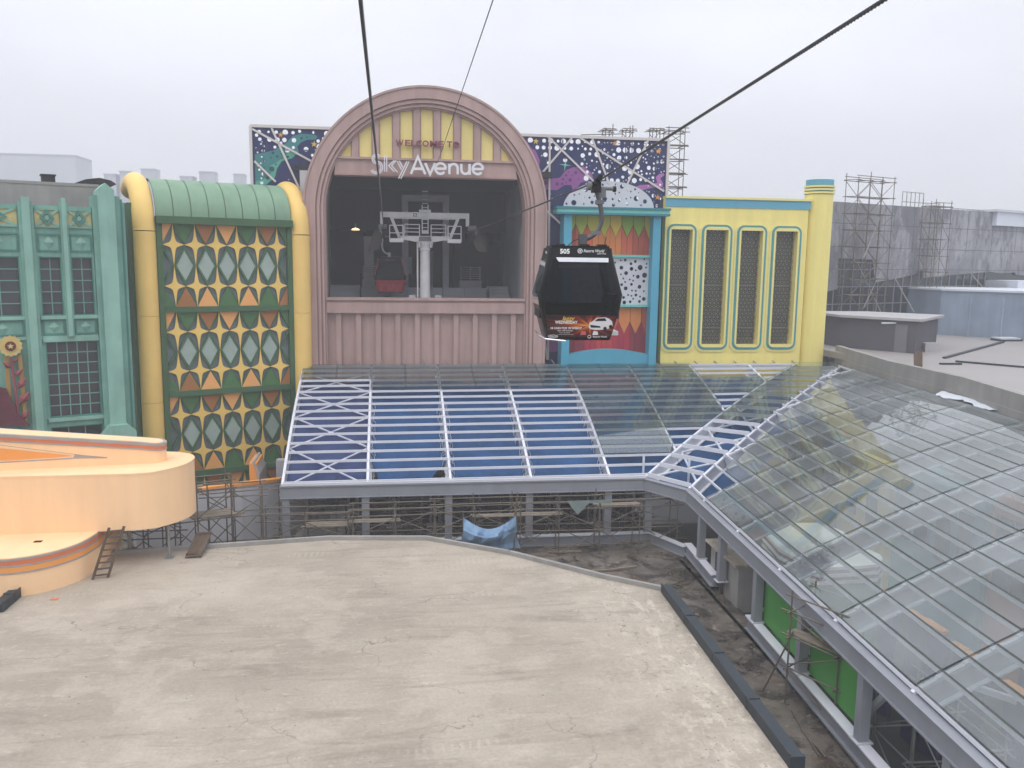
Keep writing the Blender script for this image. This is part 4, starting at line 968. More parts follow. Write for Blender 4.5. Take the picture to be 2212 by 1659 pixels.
# main tier with rounded nose
ZT = -7.75
f0 = atZ(0, 1029, ZT); f1 = atZ(280, 1024, ZT)
fy = (f0.y+f1.y)/2
nose = [(-19, fy-.05), (f1.x, fy)]+[tuple(atZ(x, y, ZT).xy) for x, y in ((330, 1019.5), (375, 1010), (403, 1001), (419, 990))]
bk = [tuple(atZ(x, y, ZT).xy) for x, y in ((416, 983), (405, 979.5), (380, 976.5))]
nose_s = [nose[0]]+smooth_poly(nose[1:]+bk, 5)+[(-10.2, 35.1), (-19, 35.1)]
main_t = MB().prism(nose_s, ZB, ZT, axis='z').build('main_tier', 'peach', pe, smooth=True)
MB().prism(off(nose_s, .015), ZT-.05, ZT+.01, [off(nose_s, -.05)], axis='z').build('tier_edge', 'peach', main_t, smooth=True)
# tapering fin wall on top, rounded at its right end
fr_ = atZ(348, 997, ZT); fl_ = atZ(0, 1016, ZT)
fb = [(-17, fl_.y-.2), (fl_.x, fl_.y), (fr_.x-.5, fr_.y-.25)]
th = .95
nose2 = [(fr_.x-.25+.40*math.sin(R(a)), fr_.y+.20-.47*math.cos(R(a))) for a in range(0, 181, 20)]
foot = fb[:-1]+[(fr_.x-.6, fr_.y-.24)]+nose2+[(fr_.x-.6, fr_.y+.66), (fl_.x, fl_.y+th), (-17, fl_.y-.2+th)]
def ftop(x):
    t = (x-fl_.x)/(fr_.x-fl_.x); return -6.42+t*(-7.02+6.42)
def loft(name, poly, zlo, zhi, m_, par=pe):
    n = len(poly); v = [(p[0], p[1], zlo(p[0])) for p in poly]+[(p[0], p[1], zhi(p[0])) for p in poly]
    tr = tessellate_polygon([[Vector((p[0], p[1], 0)) for p in poly]])
    sg = 1 if signed(poly) > 0 else -1
    f = []
    for t in tr:
        a, b, c = (poly[i] for i in t); ccw = (b[0]-a[0])*(c[1]-a[1])-(b[1]-a[1])*(c[0]-a[0]) > 0
        t = tuple(t) if ccw else (t[0], t[2], t[1]); f.append(tuple(i+n for i in t)); f.append(t[::-1])
    for i in range(n):
        j = (i+1) % n; f.append((i, j, j+n, i+n) if sg > 0 else (j, i, i+n, j+n))
    return MB().add(v, f).build(name, m_, par, smooth=True)
fin = loft('fin', foot, lambda x: ZT, ftop, 'peach')
loft('fin_stripe', off(foot, .015), lambda x: ftop(x)-.22, lambda x: ftop(x)-.10, 'peach_rust', fin)
loft('fin_trim', off(foot, .03), lambda x: ftop(x)-.10, lambda x: ftop(x)+.008, 'grey_trim', fin)
loft('fin_trim', off(foot, .03), lambda x: ftop(x)-.27, lambda x: ftop(x)-.22, 'grey_trim', fin)
loft('fin_cap', off(foot, -.10), lambda x: ftop(x)-.02, lambda x: ftop(x)+.018, 'peach', fin)
MB().add([(-17, fl_.y+.30, ftop(-17)+.02), (fr_.x-.4, fr_.y+.12, ftop(fr_.x)+.021), (fr_.x-.4, fr_.y+.17, ftop(fr_.x)+.021), (-17, fl_.y+.36, ftop(-17)+.02)], [(0, 1, 2, 3)]).build('cap_seam', 'grey_trim', fin)
# orange wedge inlaid in the fin's front, with a grey frame
def fin_front(x): 
    if x < fl_.x: t = (x+17)/(fl_.x+17); return fl_.y-.2+t*.2
    t = (x-fl_.x)/(fr_.x-.6-fl_.x); return fl_.y+t*(fr_.y-.24-fl_.y)
def onfin(x, y):
    p = atY(x, y, fl_.y)
    for k in range(6): p = atY(x, y, fin_front(p.x))
    return p
w3 = [onfin(x, y) for x, y in ((0, 965.5), (232, 990.5), (0, 996))]
w3o = [onfin(x, y) for x, y in ((0, 961), (178, 983), (232, 987.5), (232, 989.5), (175, 990), (0, 1000))]
ext = lambda a, b: a+(a-b)*1.0
lo = [w3o[0]+Vector((-2.5, 0, .25))]
MB().add([(p.x, p.y-.012, p.z) for p in (Vector((w3o[0].x-2.5, w3o[0].y-.1, w3o[0].z+.18)), *w3o[:1], w3o[1], w3o[2], w3o[3], w3o[4], w3o[5], Vector((w3o[5].x-2.5, w3o[5].y-.1, w3o[5].z)))], [(7, 6, 5, 4, 3, 2, 1, 0)]).build('wedge_frame', 'grey_trim', fin)
w4 = [onfin(x, y) for x, y in ((0, 968), (160, 984.5), (0, 994.5))]
MB().add([(p.x, p.y-.022, p.z) for p in (Vector((w4[0].x-2.5, w4[0].y-.1, w4[0].z+.18)), w4[0], w4[1], w4[2], Vector((w4[2].x-2.5, w4[2].y-.1, w4[2].z)))], [(4, 3, 2, 1, 0)]).build('wedge_inlay', 'peach_orange', fin)

# ================================================================== GLASS CANOPY
ZE, ZTOP = -10.15, -6.1
def prof(t): return ZE+(ZTOP-ZE)*(1.35*t-.35*t*t)
YE, YT = 38.6, 49.5
X0c, DXc = -4.9, 3.82
C1, C2 = (12.05, 38.5), (13.45, 36.25); T1, T2 = (24.85, 49.4), (28.0, 49.2)
def dx1(Y): return C1[0]+(T1[0]-C1[0])*(Y-C1[1])/(T1[1]-C1[1])
def dx2(Y): return C2[0]+(T2[0]-C2[0])*(Y-C2[1])/(T2[1]-C2[1])
def SL(X, t): return Vector((X, YE+(YT-YE)*t, prof(t)))
def ex(Y): return 13.45-(36.25-Y)*.056                    # right eave line
def tx(Y): return 26.6+(Y-44)*.12                         # right top line
def SR(Y, t): return Vector((ex(Y)+(tx(Y)-ex(Y))*t, Y, prof(t)))
NR = 16
ts = [0.012+(1-.012)*j/NR for j in range(NR+1)]
def ribmesh(pts, w, h, name, m_, parent, drop=.0):
    """curved box-section rib along pts (top centre line)"""
    b = MB(); n = len(pts); v = []; f = []
    for i, p in enumerate(pts):
        d = (pts[min(i+1, n-1)]-pts[max(i-1, 0)]).normalized(); s = Vector((d.y, -d.x, 0)).normalized()*w/2; nz_ = d.cross(s).normalized()
        if nz_.z < 0: nz_ = -nz_
        q = p-nz_*drop
        v += [q-s, q+s, q+s-nz_*h, q-s-nz_*h]
    for i in range(n-1):
        a, c = 4*i, 4*i+4
        for k in range(4): f.append((a+k, a+(k+1) % 4, c+(k+1) % 4, c+k))
    f += [(3, 2, 1, 0), (4*n-4, 4*n-3, 4*n-2, 4*n-1)]
    return b.add(v, f).build(name, m_, parent)
def rib(pts, parent, cleats=True):
    ribmesh(pts, .12, .09, 'rib_cap', 'steel_white', parent, .10)
    ribmesh(pts, .07, .52, 'rib_web', 'steel_pale', parent, .19)
    ribmesh(pts, .34, .05, 'rib_flange', 'steel_white', parent, .70)
def pane(q, parent, th=.02, g=.03, gm='canopy_glass'):
    """one sheet of glass with a dark gasket rim; q = four corners, counter-clockwise"""
    c = sum(q, Vector())/4; e = []
    for k in range(4):
        a, b_, d = q[k], q[(k+1) % 4], q[k-1]; e.append(a+((b_-a).normalized()+(d-a).normalized())*g)
    n_ = (q[1]-q[0]).cross(q[3]-q[0]).normalized()
    if n_.z < 0: n_ = -n_
    jt = [th+random.uniform(-.007, .007) for _ in q]; q2 = [p+n_*h for p, h in zip(q, jt)]; e2 = [p+n_*h for p, h in zip(e, jt)]     # sheets never sit quite true
    b = MB(); b.add(e2, [(0, 1, 2, 3)], 0)
    b.add(q2+e2, [(k, (k+1) % 4, 4+(k+1) % 4, 4+k) for k in range(4)], 1)
    return b.build('glass_pane', [gm, 'gasket'], parent)
canL = thing('glass_canopy', (4, 44, ZC), 'white steel lean-to canopy below the pink arch, only partly glazed', 'canopy')
canC = thing('canopy_corner', (17, 42, ZC), 'narrow diagonal corner bay of the canopy between two ladder-like white ribs', 'canopy')
canR = thing('glazed_canopy', (19, 28, ZC), 'large fully glazed canopy sloping up to the right over the lower buildings', 'canopy')
fine = [k/24 for k in range(25)]
ribX = [X0c+DXc*i for i in range(8)]
def tend(X):                     # lowest t of a left rib (stops on the diagonal)
    if X <= C1[0]: return 0
    Y = C1[1]+(X-C1[0])*(T1[1]-C1[1])/(T1[0]-C1[0]); return (Y-YE)/(YT-YE)
for X in ribX:
    t0 = tend(X); rib([SL(X, t0+(1-t0)*k) for k in fine], canL)
xr_at = lambda t: min(dx1(YE+(YT-YE)*t), 60)
for j, t in enumerate(ts):
    xe = xr_at(t)
    xs = [X for X in ribX if X < xe-.2]+[xe]
    for a, b in zip(xs[:-1], xs[1:]):
        beam('purlin', SL(a+.03, t)-Vector((0, 0, .10)), SL(b-.03, t)-Vector((0, 0, .08)), .07, .115, 'steel_white', canL)
beam('eave_purlin', SL(X0c, 0)+Vector((0, -.1, -.05)), Vector((C1[0], C1[1]-.1, ZE-.05)), .08, .12, 'steel_white', canL)
# panes of the left canopy: the upper rows everywhere, whole bays to the right, a few sheets missing
low = {0: 12, 1: 11, 2: 11, 3: 11, 4: 1, 5: 0, 6: 0, 7: 0}
missing = {(4, 1), (5, 2), (5, 3), (5, 4), (6, 6), (6, 7), (6, 8), (7, 12), (7, 13), (6, 9), (6, 13), (6, 14), (6, 15), (7, 14), (7, 15), (0, 12)}
for i in range(8):
    for j in range(NR):
        if j < low[i] or (i, j) in missing: continue
        ta, tb = ts[j], ts[j+1]; xa_ = ribX[i]; xb_ = ribX[i]+DXc; m_ = (xa_+xb_)/2
        la, lb = min(xb_, xr_at(ta)-.05), min(xb_, xr_at(tb)-.05)
        if lb-xa_ < .3 or la-xa_ < .1: continue
        if i < 4 or j > 12:       # half-width sheets near the top
            for c, d_ in ((xa_, m_), (m_, xb_)):
                if min(d_, la)-c > .1: pane([SL(c+.015, ta), SL(min(d_, la)-.015, ta), SL(min(d_, lb)-.015, tb), SL(c+.015, tb)], canL)
        else: pane([SL(xa_+.015, ta), SL(la-.015, ta), SL(lb-.015, tb), SL(xa_+.015, tb)], canL)
# X bracing in the first bay
for k in range(4):
    ta, tb = .03+k*.24, .03+(k+1)*.24
    for a, b in ((X0c, X0c+DXc), (X0c+DXc, X0c)):
        pipe('brace', SL(a, ta)-Vector((0, 0, .45)), SL(b, tb)-Vector((0, 0, .45)), .045, 'steel_white', canL)
# eave beam and posts
def eave(a, b, parent):
    a = Vector((a[0], a[1], ZE)); b = Vector((b[0], b[1], ZE)); s = Vector((0, -.02, 0))
    beam('eave_beam', a+Vector((0, 0, -.42)), b+Vector((0, 0, -.42)), .22, .50, 'steel_grey', parent)
    beam('eave_flange', a+Vector((0, 0, -.15)), b+Vector((0, 0, -.15)), .34, .04, 'steel_grey', parent)
    beam('eave_flange', a+Vector((0, 0, -.69)), b+Vector((0, 0, -.69)), .34, .04, 'steel_grey', parent)
eave((X0c-.1, YE), C1, canL); eave(C1, C2, canC); eave(C2, (ex(5), 5), canR)
def post(x, y, ztop, zbot, parent, w=.34, rz=0):
    beam('post', (x, y, zbot), (x, y, ztop), w, w*.92, 'steel_grey', parent, upv=(math.sin(rz), math.cos(rz), 0))
    boxo('base_plate', (x-.24, y-.22, zbot-.01), (x+.24, y+.22, zbot+.03), 'steel_pale', parent)
for x in [-4.75]+[X0c+DXc*i-.1 for i in range(1, 5)]+[12.3]: post(x, YE+.05, ZE-.71, -13.02, canL)
for y in (34.2, 31.5, 27.6, 23.8, 19.9, 16.0, 12.1): post(ex(y)+.02, y, ZE-.71, -12.78, canR, .30)
# wind-bracing, temporary props (two slim poles by the corner)
for x, y in ((1385, 1000), (1482, 1010)):
    p = atZ(x, y, ZE+.3); tag(pipe('prop_pole', (p.x, p.y-.4, ZE-1.0), (p.x, p.y-.4, ZE+.85), .06, 'steel_white', None), 'slim white pole standing at the %s end of the canopy corner bay' % ('left' if x < 1400 else 'right'), 'pole', 'poles at the canopy corner')
# plinth beams under the posts
for nm, a, b, z, par in (('plinth_beam', (-4.9, YE+.05), (12.5, YE+.05), -13.28, canL), ('plinth_beam', (12.5, YE), (ex(36)+.05, 36.4), -13.28, canC), ('plinth_beam', (ex(36)+.05, 36.2), (ex(32.2), 32.2), -13.05, canR), ('plinth_beam', (ex(28.2), 28.2), (ex(8), 8), -13.05, canR)):
    beam(nm, (*a, z), (*b, z), .12, .46, 'steel_grey', par)
    beam('plinth_flange', (*a, z+.24), (*b, z+.24), .34, .05, 'steel_white', par)
    beam('plinth_flange', (*a, z-.24), (*b, z-.24), .34, .05, 'steel_grey', par)
# corner bay
def D(t, s):                     # point on the corner surface, s = 0 on the left diagonal, 1 on the right one
    a = Vector((C1[0]+(T1[0]-C1[0])*t, C1[1]+(T1[1]-C1[1])*t, 0)); b = Vector((C2[0]+(T2[0]-C2[0])*t, C2[1]+(T2[1]-C2[1])*t, 0))
    p = a+(b-a)*s; p.z = prof(t)+.04; return p
for s in (0, 1): rib([D(k, s) for k in fine], canC)
for j, t in enumerate(ts[:-1]): beam('purlin', D(t, .02)-Vector((0, 0, .10)), D(t, .98)-Vector((0, 0, .10)), .07, .20, 'steel_white', canC)
for j in range(6, NR): pane([D(ts[j], .02), D(ts[j], .98), D(ts[j+1], .98), D(ts[j+1], .02)], canC)
for a, b in ((.05, .2), (.2, .36), (.36, .55)):
    pipe('brace', D(a, 0)-Vector((0, 0, .5)), D(b, 1)-Vector((0, 0, .5)), .06, 'steel_white', canC); pipe('brace', D(a, 1)-Vector((0, 0, .5)), D(b, 0)-Vector((0, 0, .5)), .06, 'steel_white', canC)
# right canopy
ribY = [46.4, 42.4, 38.4, 34.3, 30.1, 26.0, 21.9, 17.8, 13.7, 9.6]
def t0R(Y):
    if Y <= C2[1]: return 0
    return (dx2(Y)-ex(Y))/(tx(Y)-ex(Y))
def SRd(Y, t): return SR(Y, t)
for Y in ribY:
    t0 = t0R(Y)
    if t0 < .95:
        rib([SR(Y, t0+(1-t0)*k) for k in fine], canR)
        for k in range(1, 16):
            t = t0+(1-t0)*k/16; p = SR(Y, t)-Vector((0, 0, .12)); q = SR(Y, t+.022)-Vector((0, 0, .12))
            beam('cleat', p, q, .16, .10, 'steel_white', canR)
Ys = [5.5]+ribY[::-1]
def yback(t):                    # where the sheet ends at the back, on the right diagonal
    if t <= 0: return C2[1]
    lo_, hi_ = C2[1], 49.2
    for _ in range(30):
        m_ = (lo_+hi_)/2
        if t0R(m_) < t: lo_ = m_
        else: hi_ = m_
    return lo_
for j in range(NR+1):
    t = ts[j]; yb_ = min(yback(t), 49); yy = [y for y in Ys if y < yb_-.2]+[yb_]
    for a, b in zip(yy[:-1], yy[1:]):
        beam('purlin', SR(a+.03, t)-Vector((0, 0, .10)), SR(b-.03, t)-Vector((0, 0, .07)), .06, .10, 'steel_white', canR)
missR = {(34.3, j) for j in (0, 1)} | {(38.4, 3)} | {(46.4, 12), (46.4, 13)}
for j in range(NR):
    ta, tb = ts[j], ts[j+1]; ya, yb_ = min(yback(ta), 49), min(yback(tb), 49)
    yy = Ys+[49.5]
    for a, b in zip(yy[:-1], yy[1:]):
        gap = 1.3 if j % 3 else 1.7
        la, lb = min(b, ya-gap), min(b, yb_-gap)
        if la-a < .15 or (a, j) in missR: continue
        pane([SR(la-.015, ta), SR(a+.015, ta), SR(a+.015, tb), SR(lb-.015, tb)], canR, gm='dust_sheen_glass')
# loose lower ends of purlins poke past the glass beside the right diagonal: nothing more to add

# ---- blue sheets hung under the open bays
tnames = ['darker navy-blue sheet hung under the leftmost braced bay of the canopy', 'blue sheet with torn corners hung under the second bay of the canopy', 'plain blue sheet hung under the third bay of the canopy', 'blue sheet hung under the fourth bay of the canopy, left of the glazed part',
          'blue sheet under the first fully glazed bay of the left canopy', 'blue sheet under the canopy just left of the diagonal corner ribs', 'small blue sheet wedged high beside the diagonal ribs']
cut = {1: [(0, 0, .22), (1, .0, .20)]}
for i in range(7):
    xa_, xb_ = ribX[i]+.10, ribX[i]+DXc-.10; v = []; f = []; nx, ny = 14, 30
    tlo, thi = .02, .93
    for j in range(ny+1):
        t = tlo+(thi-tlo)*j/ny; xe = min(xb_, xr_at(t)-.2); xs0 = xa_
        if i == 1:                # torn lower corners
            if t < .18: xs0 += .55*(1-t/.18)**.6; xe -= 1.25*max(0, 1-t/.16)**.6
        for k in range(nx+1):
            s = k/nx; x = xs0+(max(xe, xs0+.02)-xs0)*s
            sag = .12*math.sin(math.pi*s)+.03*math.sin(9*s+7*t*6+i)+.03*math.sin(31*t+5*s*i)
            p = SL(x, t); v.append((p.x, p.y, p.z-.62-sag))
    for j in range(ny):
        for k in range(nx): a = j*(nx+1)+k; f.append((a, a+1, a+nx+2, a+nx+1))
    o = thing('hung_sheet', (ribX[i]+2, 44, -9), tnames[i], 'tarpaulin', 'blue sheets under the canopy')
    MB().add(v, f).build('sheet', 'tarp_navy' if i == 0 else 'tarp_blue', o, smooth=True)
    if i in (1, 2, 3):
        lb_ = MB()
        for k in range(34):
            t = .03+.6*k/34
            for x, sx in ((ribX[i], 1), (ribX[i]+DXc, -1)):
                p = SL(x, t); r_ = random.uniform(.12, .3)
                lb_.tube([(p.x+sx*.05, p.y, p.z-.2), (p.x+sx*r_, p.y+.05, p.z-.38), (p.x+sx*r_*1.1, p.y+random.uniform(-.2, .2), p.z-.6)], .011, 4)
        tag(lb_.build('lashings', 'rope_white', o), kind='stuff')
# more sheets under the corner bay and the first bays of the right canopy
def hung(label, fn, nx=16, ny=26):
    v = []; f = []
    for j in range(ny+1):
        for k in range(nx+1):
            p = fn(j/ny, k/nx); v.append((p.x, p.y, p.z-.85-.12*math.sin(math.pi*k/nx)-.03*math.sin(17*j/ny+6*k/nx)))
    for j in range(ny):
        for k in range(nx): a = j*(nx+1)+k; f.append((a, a+1, a+nx+2, a+nx+1))
    o = thing('hung_sheet', fn(.5, .5)-Vector((0, 0, 1)), label, 'tarpaulin', 'blue sheets under the canopy')
    MB().add(v, f).build('sheet', 'tarp_blue', o, smooth=True)
hung('blue sheet hung under the diagonal corner bay of the canopy', lambda t, s: D(.03+.75*t, .04+.92*s))
hung('blue sheet under the glass just right of the diagonal corner bay', lambda t, s: SR(36.0+10.5*t, min(.98, t0R(36.0+10.5*t)+.02+.22*s)))
# floor of the upper terrace between canopy and facades, and facade footing
struct(MB().box((-16, 49.3, -13.6), (34, 51.9, -13.3)).build('facade_footing', 'concrete_wall'))
# top flashing beam against the facades
fl2 = thing('canopy_head_beam', (12, 49.6, -6.3), 'long pale steel beam carrying the canopy top along the building fronts', 'beam')
beam('head_beam', (X0c, YT+.05, ZTOP-.30), (T1[0]+.4, YT+.05, ZTOP-.30), .12, .26, 'steel_pale', fl2)
for k in range(24): pipe('stay', (X0c+.7+1.27*k, YT+.0, ZTOP-.15), (X0c+.55+1.27*k, 50.2, ZTOP+.15), .035, 'steel_grey', fl2)

# ---- walls and lower fronts seen under the left canopy
rw = thing('ramp_wall', (-7, 42, ZC), 'pale grey ramp wall with a peach coping rising behind the scaffold', 'wall')
def rw_pts(seq, z): return [tuple(atZ(x, y, z).xy) for x, y in seq]
q = [Vector((*atY(420, 1062, 38.8).xy, 0)), Vector((*atY(520, 1049, 40.3).xy, 0)), Vector((*atY(605, 1039, 42.0).xy, 0)), Vector((*atY(700, 1030, 44.0).xy, 0))]
zq = [atY(420, 1062, 38.8).z, atY(520, 1049, 40.3).z, atY(605, 1039, 42.0).z, atY(700, 1030, 44.0).z]
q.insert(0, q[0]+(q[0]-q[1])*1.2); zq.insert(0, zq[0]-.15)
for i in range(4):
    a, b = q[i], q[i+1]; n_ = Vector((b.y-a.y, -(b.x-a.x), 0)).normalized()*.14
    MB().add([(a.x+n_.x, a.y+n_.y, -14), (b.x+n_.x, b.y+n_.y, -14), (b.x-n_.x, b.y-n_.y, -14), (a.x-n_.x, a.y-n_.y, -14), (a.x+n_.x, a.y+n_.y, zq[i]), (b.x+n_.x, b.y+n_.y, zq[i+1]), (b.x-n_.x, b.y-n_.y, zq[i+1]), (a.x-n_.x, a.y-n_.y, zq[i])],
             [(0, 1, 5, 4), (1, 2, 6, 5), (2, 3, 7, 6), (3, 0, 4, 7), (4, 5, 6, 7)]).build('wall_length', 'white_wall', rw)
    n2 = n_*1.25
    MB().add([(a.x+n2.x, a.y+n2.y, zq[i]), (b.x+n2.x, b.y+n2.y, zq[i+1]), (b.x-n2.x, b.y-n2.y, zq[i+1]), (a.x-n2.x, a.y-n2.y, zq[i]), (a.x+n2.x, a.y+n2.y, zq[i]+.16), (b.x+n2.x, b.y+n2.y, zq[i+1]+.16), (b.x-n2.x, b.y-n2.y, zq[i+1]+.16), (a.x-n2.x, a.y-n2.y, zq[i]+.16)],
             [(0, 1, 5, 4), (1, 2, 6, 5), (2, 3, 7, 6), (3, 0, 4, 7), (4, 5, 6, 7), (3, 2, 1, 0)]).build('coping', 'peach_orange', rw)
# orange pier against the tower foot
a = atY(556, 1035, 41.6); b = atY(549, 1000, 41.6)
opier = thing('orange_pier', (a.x, 41.6, -12), 'narrow orange pier with a pale edge against the foot of the green tower', 'pier')
MB().box((a.x-.35, 41.5, -13), (a.x, 43.5, b.z)).build('pier_face', 'peach_orange', opier)
MB().add([(a.x, 41.45, -13), (a.x+.16, 41.45, -13), (a.x+.16, 41.45, b.z-.5), (a.x-.12, 41.45, b.z+.1), (a.x-.2, 41.45, b.z+.1), (a.x, 41.45, b.z-.5), (a.x, 43.5, -13), (a.x+.16, 43.5, -13), (a.x+.16, 43.5, b.z-.5), (a.x-.12, 43.5, b.z+.1), (a.x-.2, 43.5, b.z+.1), (a.x, 43.5, b.z-.5)],
         [(0, 1, 2, 5), (5, 2, 3, 4), (1, 7, 8, 2), (2, 8, 9, 3), (3, 9, 10, 4), (4, 10, 11, 5), (5, 11, 6, 0), (6, 11, 8, 7), (11, 10, 9, 8)]).build('pale_edge', 'grey_trim', opier)
# shopfront row below the canopy: white fascia over slate panels
sf = thing('shopfront_row', (4, 45.2, ZC), 'row of pale fascia over dark slate panels deep under the left canopy', 'shopfront')
MB().box((-6, 45.0, -11.9), (14, 45.5, -10.6)).build('fascia', 'white_wall', sf)
for k in range(10): MB().box((-5.9+2*k, 45.2+.02*(k % 2), ZC), (-3.95+2*k, 45.45, -11.9)).build('slate_panel', 'slate_wall', sf)
MB().box((-6, 43.4, ZC), (13, 43.7, ZC+.5)).build('kerb_wall', 'slate_wall', sf)
for k in range(8):
    x = -1.9+2.05*k
    o = thing('twin_prop', (x, 42.2, ZC), '%s from the left of the white prop pairs under the canopy' % ('first', 'second', 'third', 'fourth', 'fifth', 'sixth', 'seventh', 'eighth')[k], 'steel prop', 'white props under the canopy')
    for s in (-.22, .22): pipe('prop_tube', (x+s, 42.2, ZC), (x+s, 42.2, -9.3), .06, 'steel_pale', o)
    boxo('foot_plate', (x-.42, 41.95, ZC), (x+.42, 42.45, ZC+.06), 'steel_white', o)
st_ = thing('site_steps', (-3.6, 41, ZC), 'flight of raw concrete steps under the left end of the canopy', 'steps')
for k in range(7): MB().box((-4.6+.34*k, 40.2, ZC), (-4.26+.34*k, 41.8, ZC+.22*(k+1))).build('step', 'concrete_wall', st_)

# ================================================================== SCAFFOLDS
def scaffold(label, loc, rz, nx, lx, dy, lifts, planks=(), m_='scaff', over=.35, braces=True, group='tube scaffolds', jit=.03, rail=True):
    t_ = thing('scaffold', loc, label, 'scaffold', group, rz); W = Matrix.Translation(loc) @ Matrix.Rotation(rz, 4, 'Z'); r_ = .028
    J = lambda: random.uniform(-jit, jit)
    zt_ = lifts[-1]
    for i in range(nx+1):
        for y in (0, dy):
            x = i*lx+J(); pipe('standard', (x, y+J(), 0), (x+J(), y+J(), zt_+over+random.uniform(-.1, .35)), r_, m_, t_, W)
            boxo('foot_plate', (x-.09, y-.09, 0), (x+.09, y+.09, .02), m_, t_, W)
        for z in lifts: pipe('transom', (i*lx+J(), -.2, z+J()), (i*lx+J(), dy+.2, z+.05), r_, m_, t_, W)
    for z in lifts:
        for y in (0, dy):
            pipe('ledger', (-.3+J(), y, z+J()), (nx*lx+.3+J(), y, z+J()), r_, m_, t_, W)
            if rail and z == lifts[-1]: pipe('guard_rail', (-.2, y, z+over), (nx*lx+.25, y, z+over+J()), r_, m_, t_, W)
    if braces:
        for i in range(nx):
            z0 = 0
            for k, z in enumerate(lifts):
                a, b = (i, i+1) if (i+k) % 2 else (i+1, i)
                pipe('brace', (a*lx, 0, z0+.1), (b*lx, 0, z-.1), r_*.8, m_, t_, W); pipe('brace', (b*lx, dy, z0+.1), (a*lx, dy, z-.1), r_*.8, m_, t_, W); z0 = z
    for (i, z, n_) in planks:
        for k in range(n_):
            y = .06+k*.24; boxo('plank', (i*lx-.2+J()*4, y, z+.04+J()*.3), ((i+1)*lx+.2+J()*4, y+.21, z+.085+J()*.3), 'plank', t_, W)
    return t_
# row in front of the left canopy, one scaffold per canopy bay
rowlab = ['tube scaffold at the left end of the canopy eave', 'tube scaffold in front of the second canopy bay', 'tube scaffold in front of the third canopy bay, left of the blue tent', 'tube scaffold in front of the fourth canopy bay, beside the blue tent', 'tube scaffold in the courtyard corner under the canopy corner bay']
for k, (x, n_, lf, pl) in enumerate([(-5.6, 2, (1.0, 2.0), [(1, 1.6, 3)]), (-1.7, 2, (1.1, 2.1), [(0, 1.75, 2)]), (1.9, 2, (1.2, 2.2), [(1, 1.85, 2)]), (5.8, 2, (1.2, 2.2), [(0, 1.85, 2)]), (9.6, 2, (1.2, 2.2), [(0, 2.2, 2)])]):
    scaffold(rowlab[k], (x, 37.2, ZC), R(random.uniform(-1.5, 1.5)), n_, 1.85, .95, lf, pl)
for k, (x, y) in enumerate([(-3.9, 40.3), (.2, 40.4), (8, 40.3)]):
    scaffold(['inner scaffold behind the leftmost canopy post', 'inner scaffold behind the second canopy post', 'inner scaffold behind the fourth canopy post'][k], (x, y, ZC), 0, 1, 2.2, 1.1, (1.3, 2.5), [(0, 2.4, 3)])
for k, (x, y) in enumerate([(-5.2, 39.6), (-1.2, 39.7), (2.6, 39.6), (6.3, 39.7), (10.1, 39.6)]):
    scaffold('shadowy bare scaffold just behind the eave of the %s canopy bay' % ('first', 'second', 'third', 'fourth', 'fifth')[k], (x, y, ZC), R(random.uniform(-2, 2)), 2, 1.3, .9, (.9, 1.9, 2.8), [], 'scaff', .2, True, jit=.06)
# beside the peach building
pS = atZ(430, 1195, ZR)
scaffold('leaning tube scaffold with planks at the nose of the peach building', (-8.9, 34.3, ZC), R(20), 2, 1.25, 1.1, (1.4, 2.9, 4.1), [(1, 2.9, 4), (0, 4.1, 3), (0, 1.4, 3)])
scaffold('bare tube scaffold on the far side of the peach nose, against the ramp wall', (-7.6, 35.8, ZC), R(12), 2, 1.1, .9, (1.3, 2.6, 3.5), [(0, 2.6, 2)], jit=.06)
scaffold('low tube scaffold under the overhang of the peach building', (-10.9, 34.0, ZC), R(4), 2, 1.2, 1.0, (1.2, 2.4, 3.2), [])
for (x0, y0, z0), (x1, y1, z1), lab in ((tuple(atZ(366, 1205, ZR)), (atZ(372, 1135, ZR+1.6)), 'upright prop on the roof under the peach overhang'),):
    t_ = thing('roof_prop', (x0, y0, z0), lab, 'steel prop')
    pipe('tube', (x0, y0, ZR), (x0, y0+.05, ZR+1.9), .05, 'scaff_pale', t_); boxo('foot_plate', (x0-.15, y0-.15, ZR), (x0+.15, y0+.15, ZR+.02), 'scaff_pale', t_)
p = atZ(281, 1190, ZR); t_ = thing('roof_prop', p, 'pale prop on a round foot at the roof edge beside the timber ladder', 'steel prop')
pipe('tube', (p.x, p.y, ZR), (p.x, p.y, ZR+1.35), .07, 'scaff_pale', t_); MB().lathe([(.3, ZR), (.28, ZR+.04)], (p.x, p.y), 16).build('foot', 'scaff', t_)
# leaning plank gangway on the roof edge
a = atZ(405, 1205, ZR+.03); b = atZ(430, 1150, ZR+.55)
g_ = thing('gangway', (a.x, a.y, ZR), 'short weathered plank gangway leaning on the roof edge', 'gangway')
for k in range(3): beam('plank', a+Vector((.20*k, 0, .02*k)), b+Vector((.20*k, 0, 0)), .19, .045, 'timber', g_)
for k in (0.1, .9):
    c_ = a+(b-a)*k; beam('batten', c_+Vector((-.1, 0, .05)), c_+Vector((.5, 0, .05)), .06, .04, 'timber', g_)
# timber ladder against the peach wall
a = atZ(200, 1252, ZR); b = atZ(236, 1140, ZR+1.75)
ld = thing('timber_ladder', a, 'rough timber ladder leaning against the end of the peach base', 'ladder')
sd_ = Vector((.46, .12, 0))
for s in (0, 1): beam('stile', a+sd_*s, b+sd_*s, .06, .08, 'timber', ld)
for k in range(8): c_ = a+(b-a)*((k+.6)/8.2); beam('rung', c_-sd_*.08, c_+sd_*1.08, .05, .05, 'timber', ld)
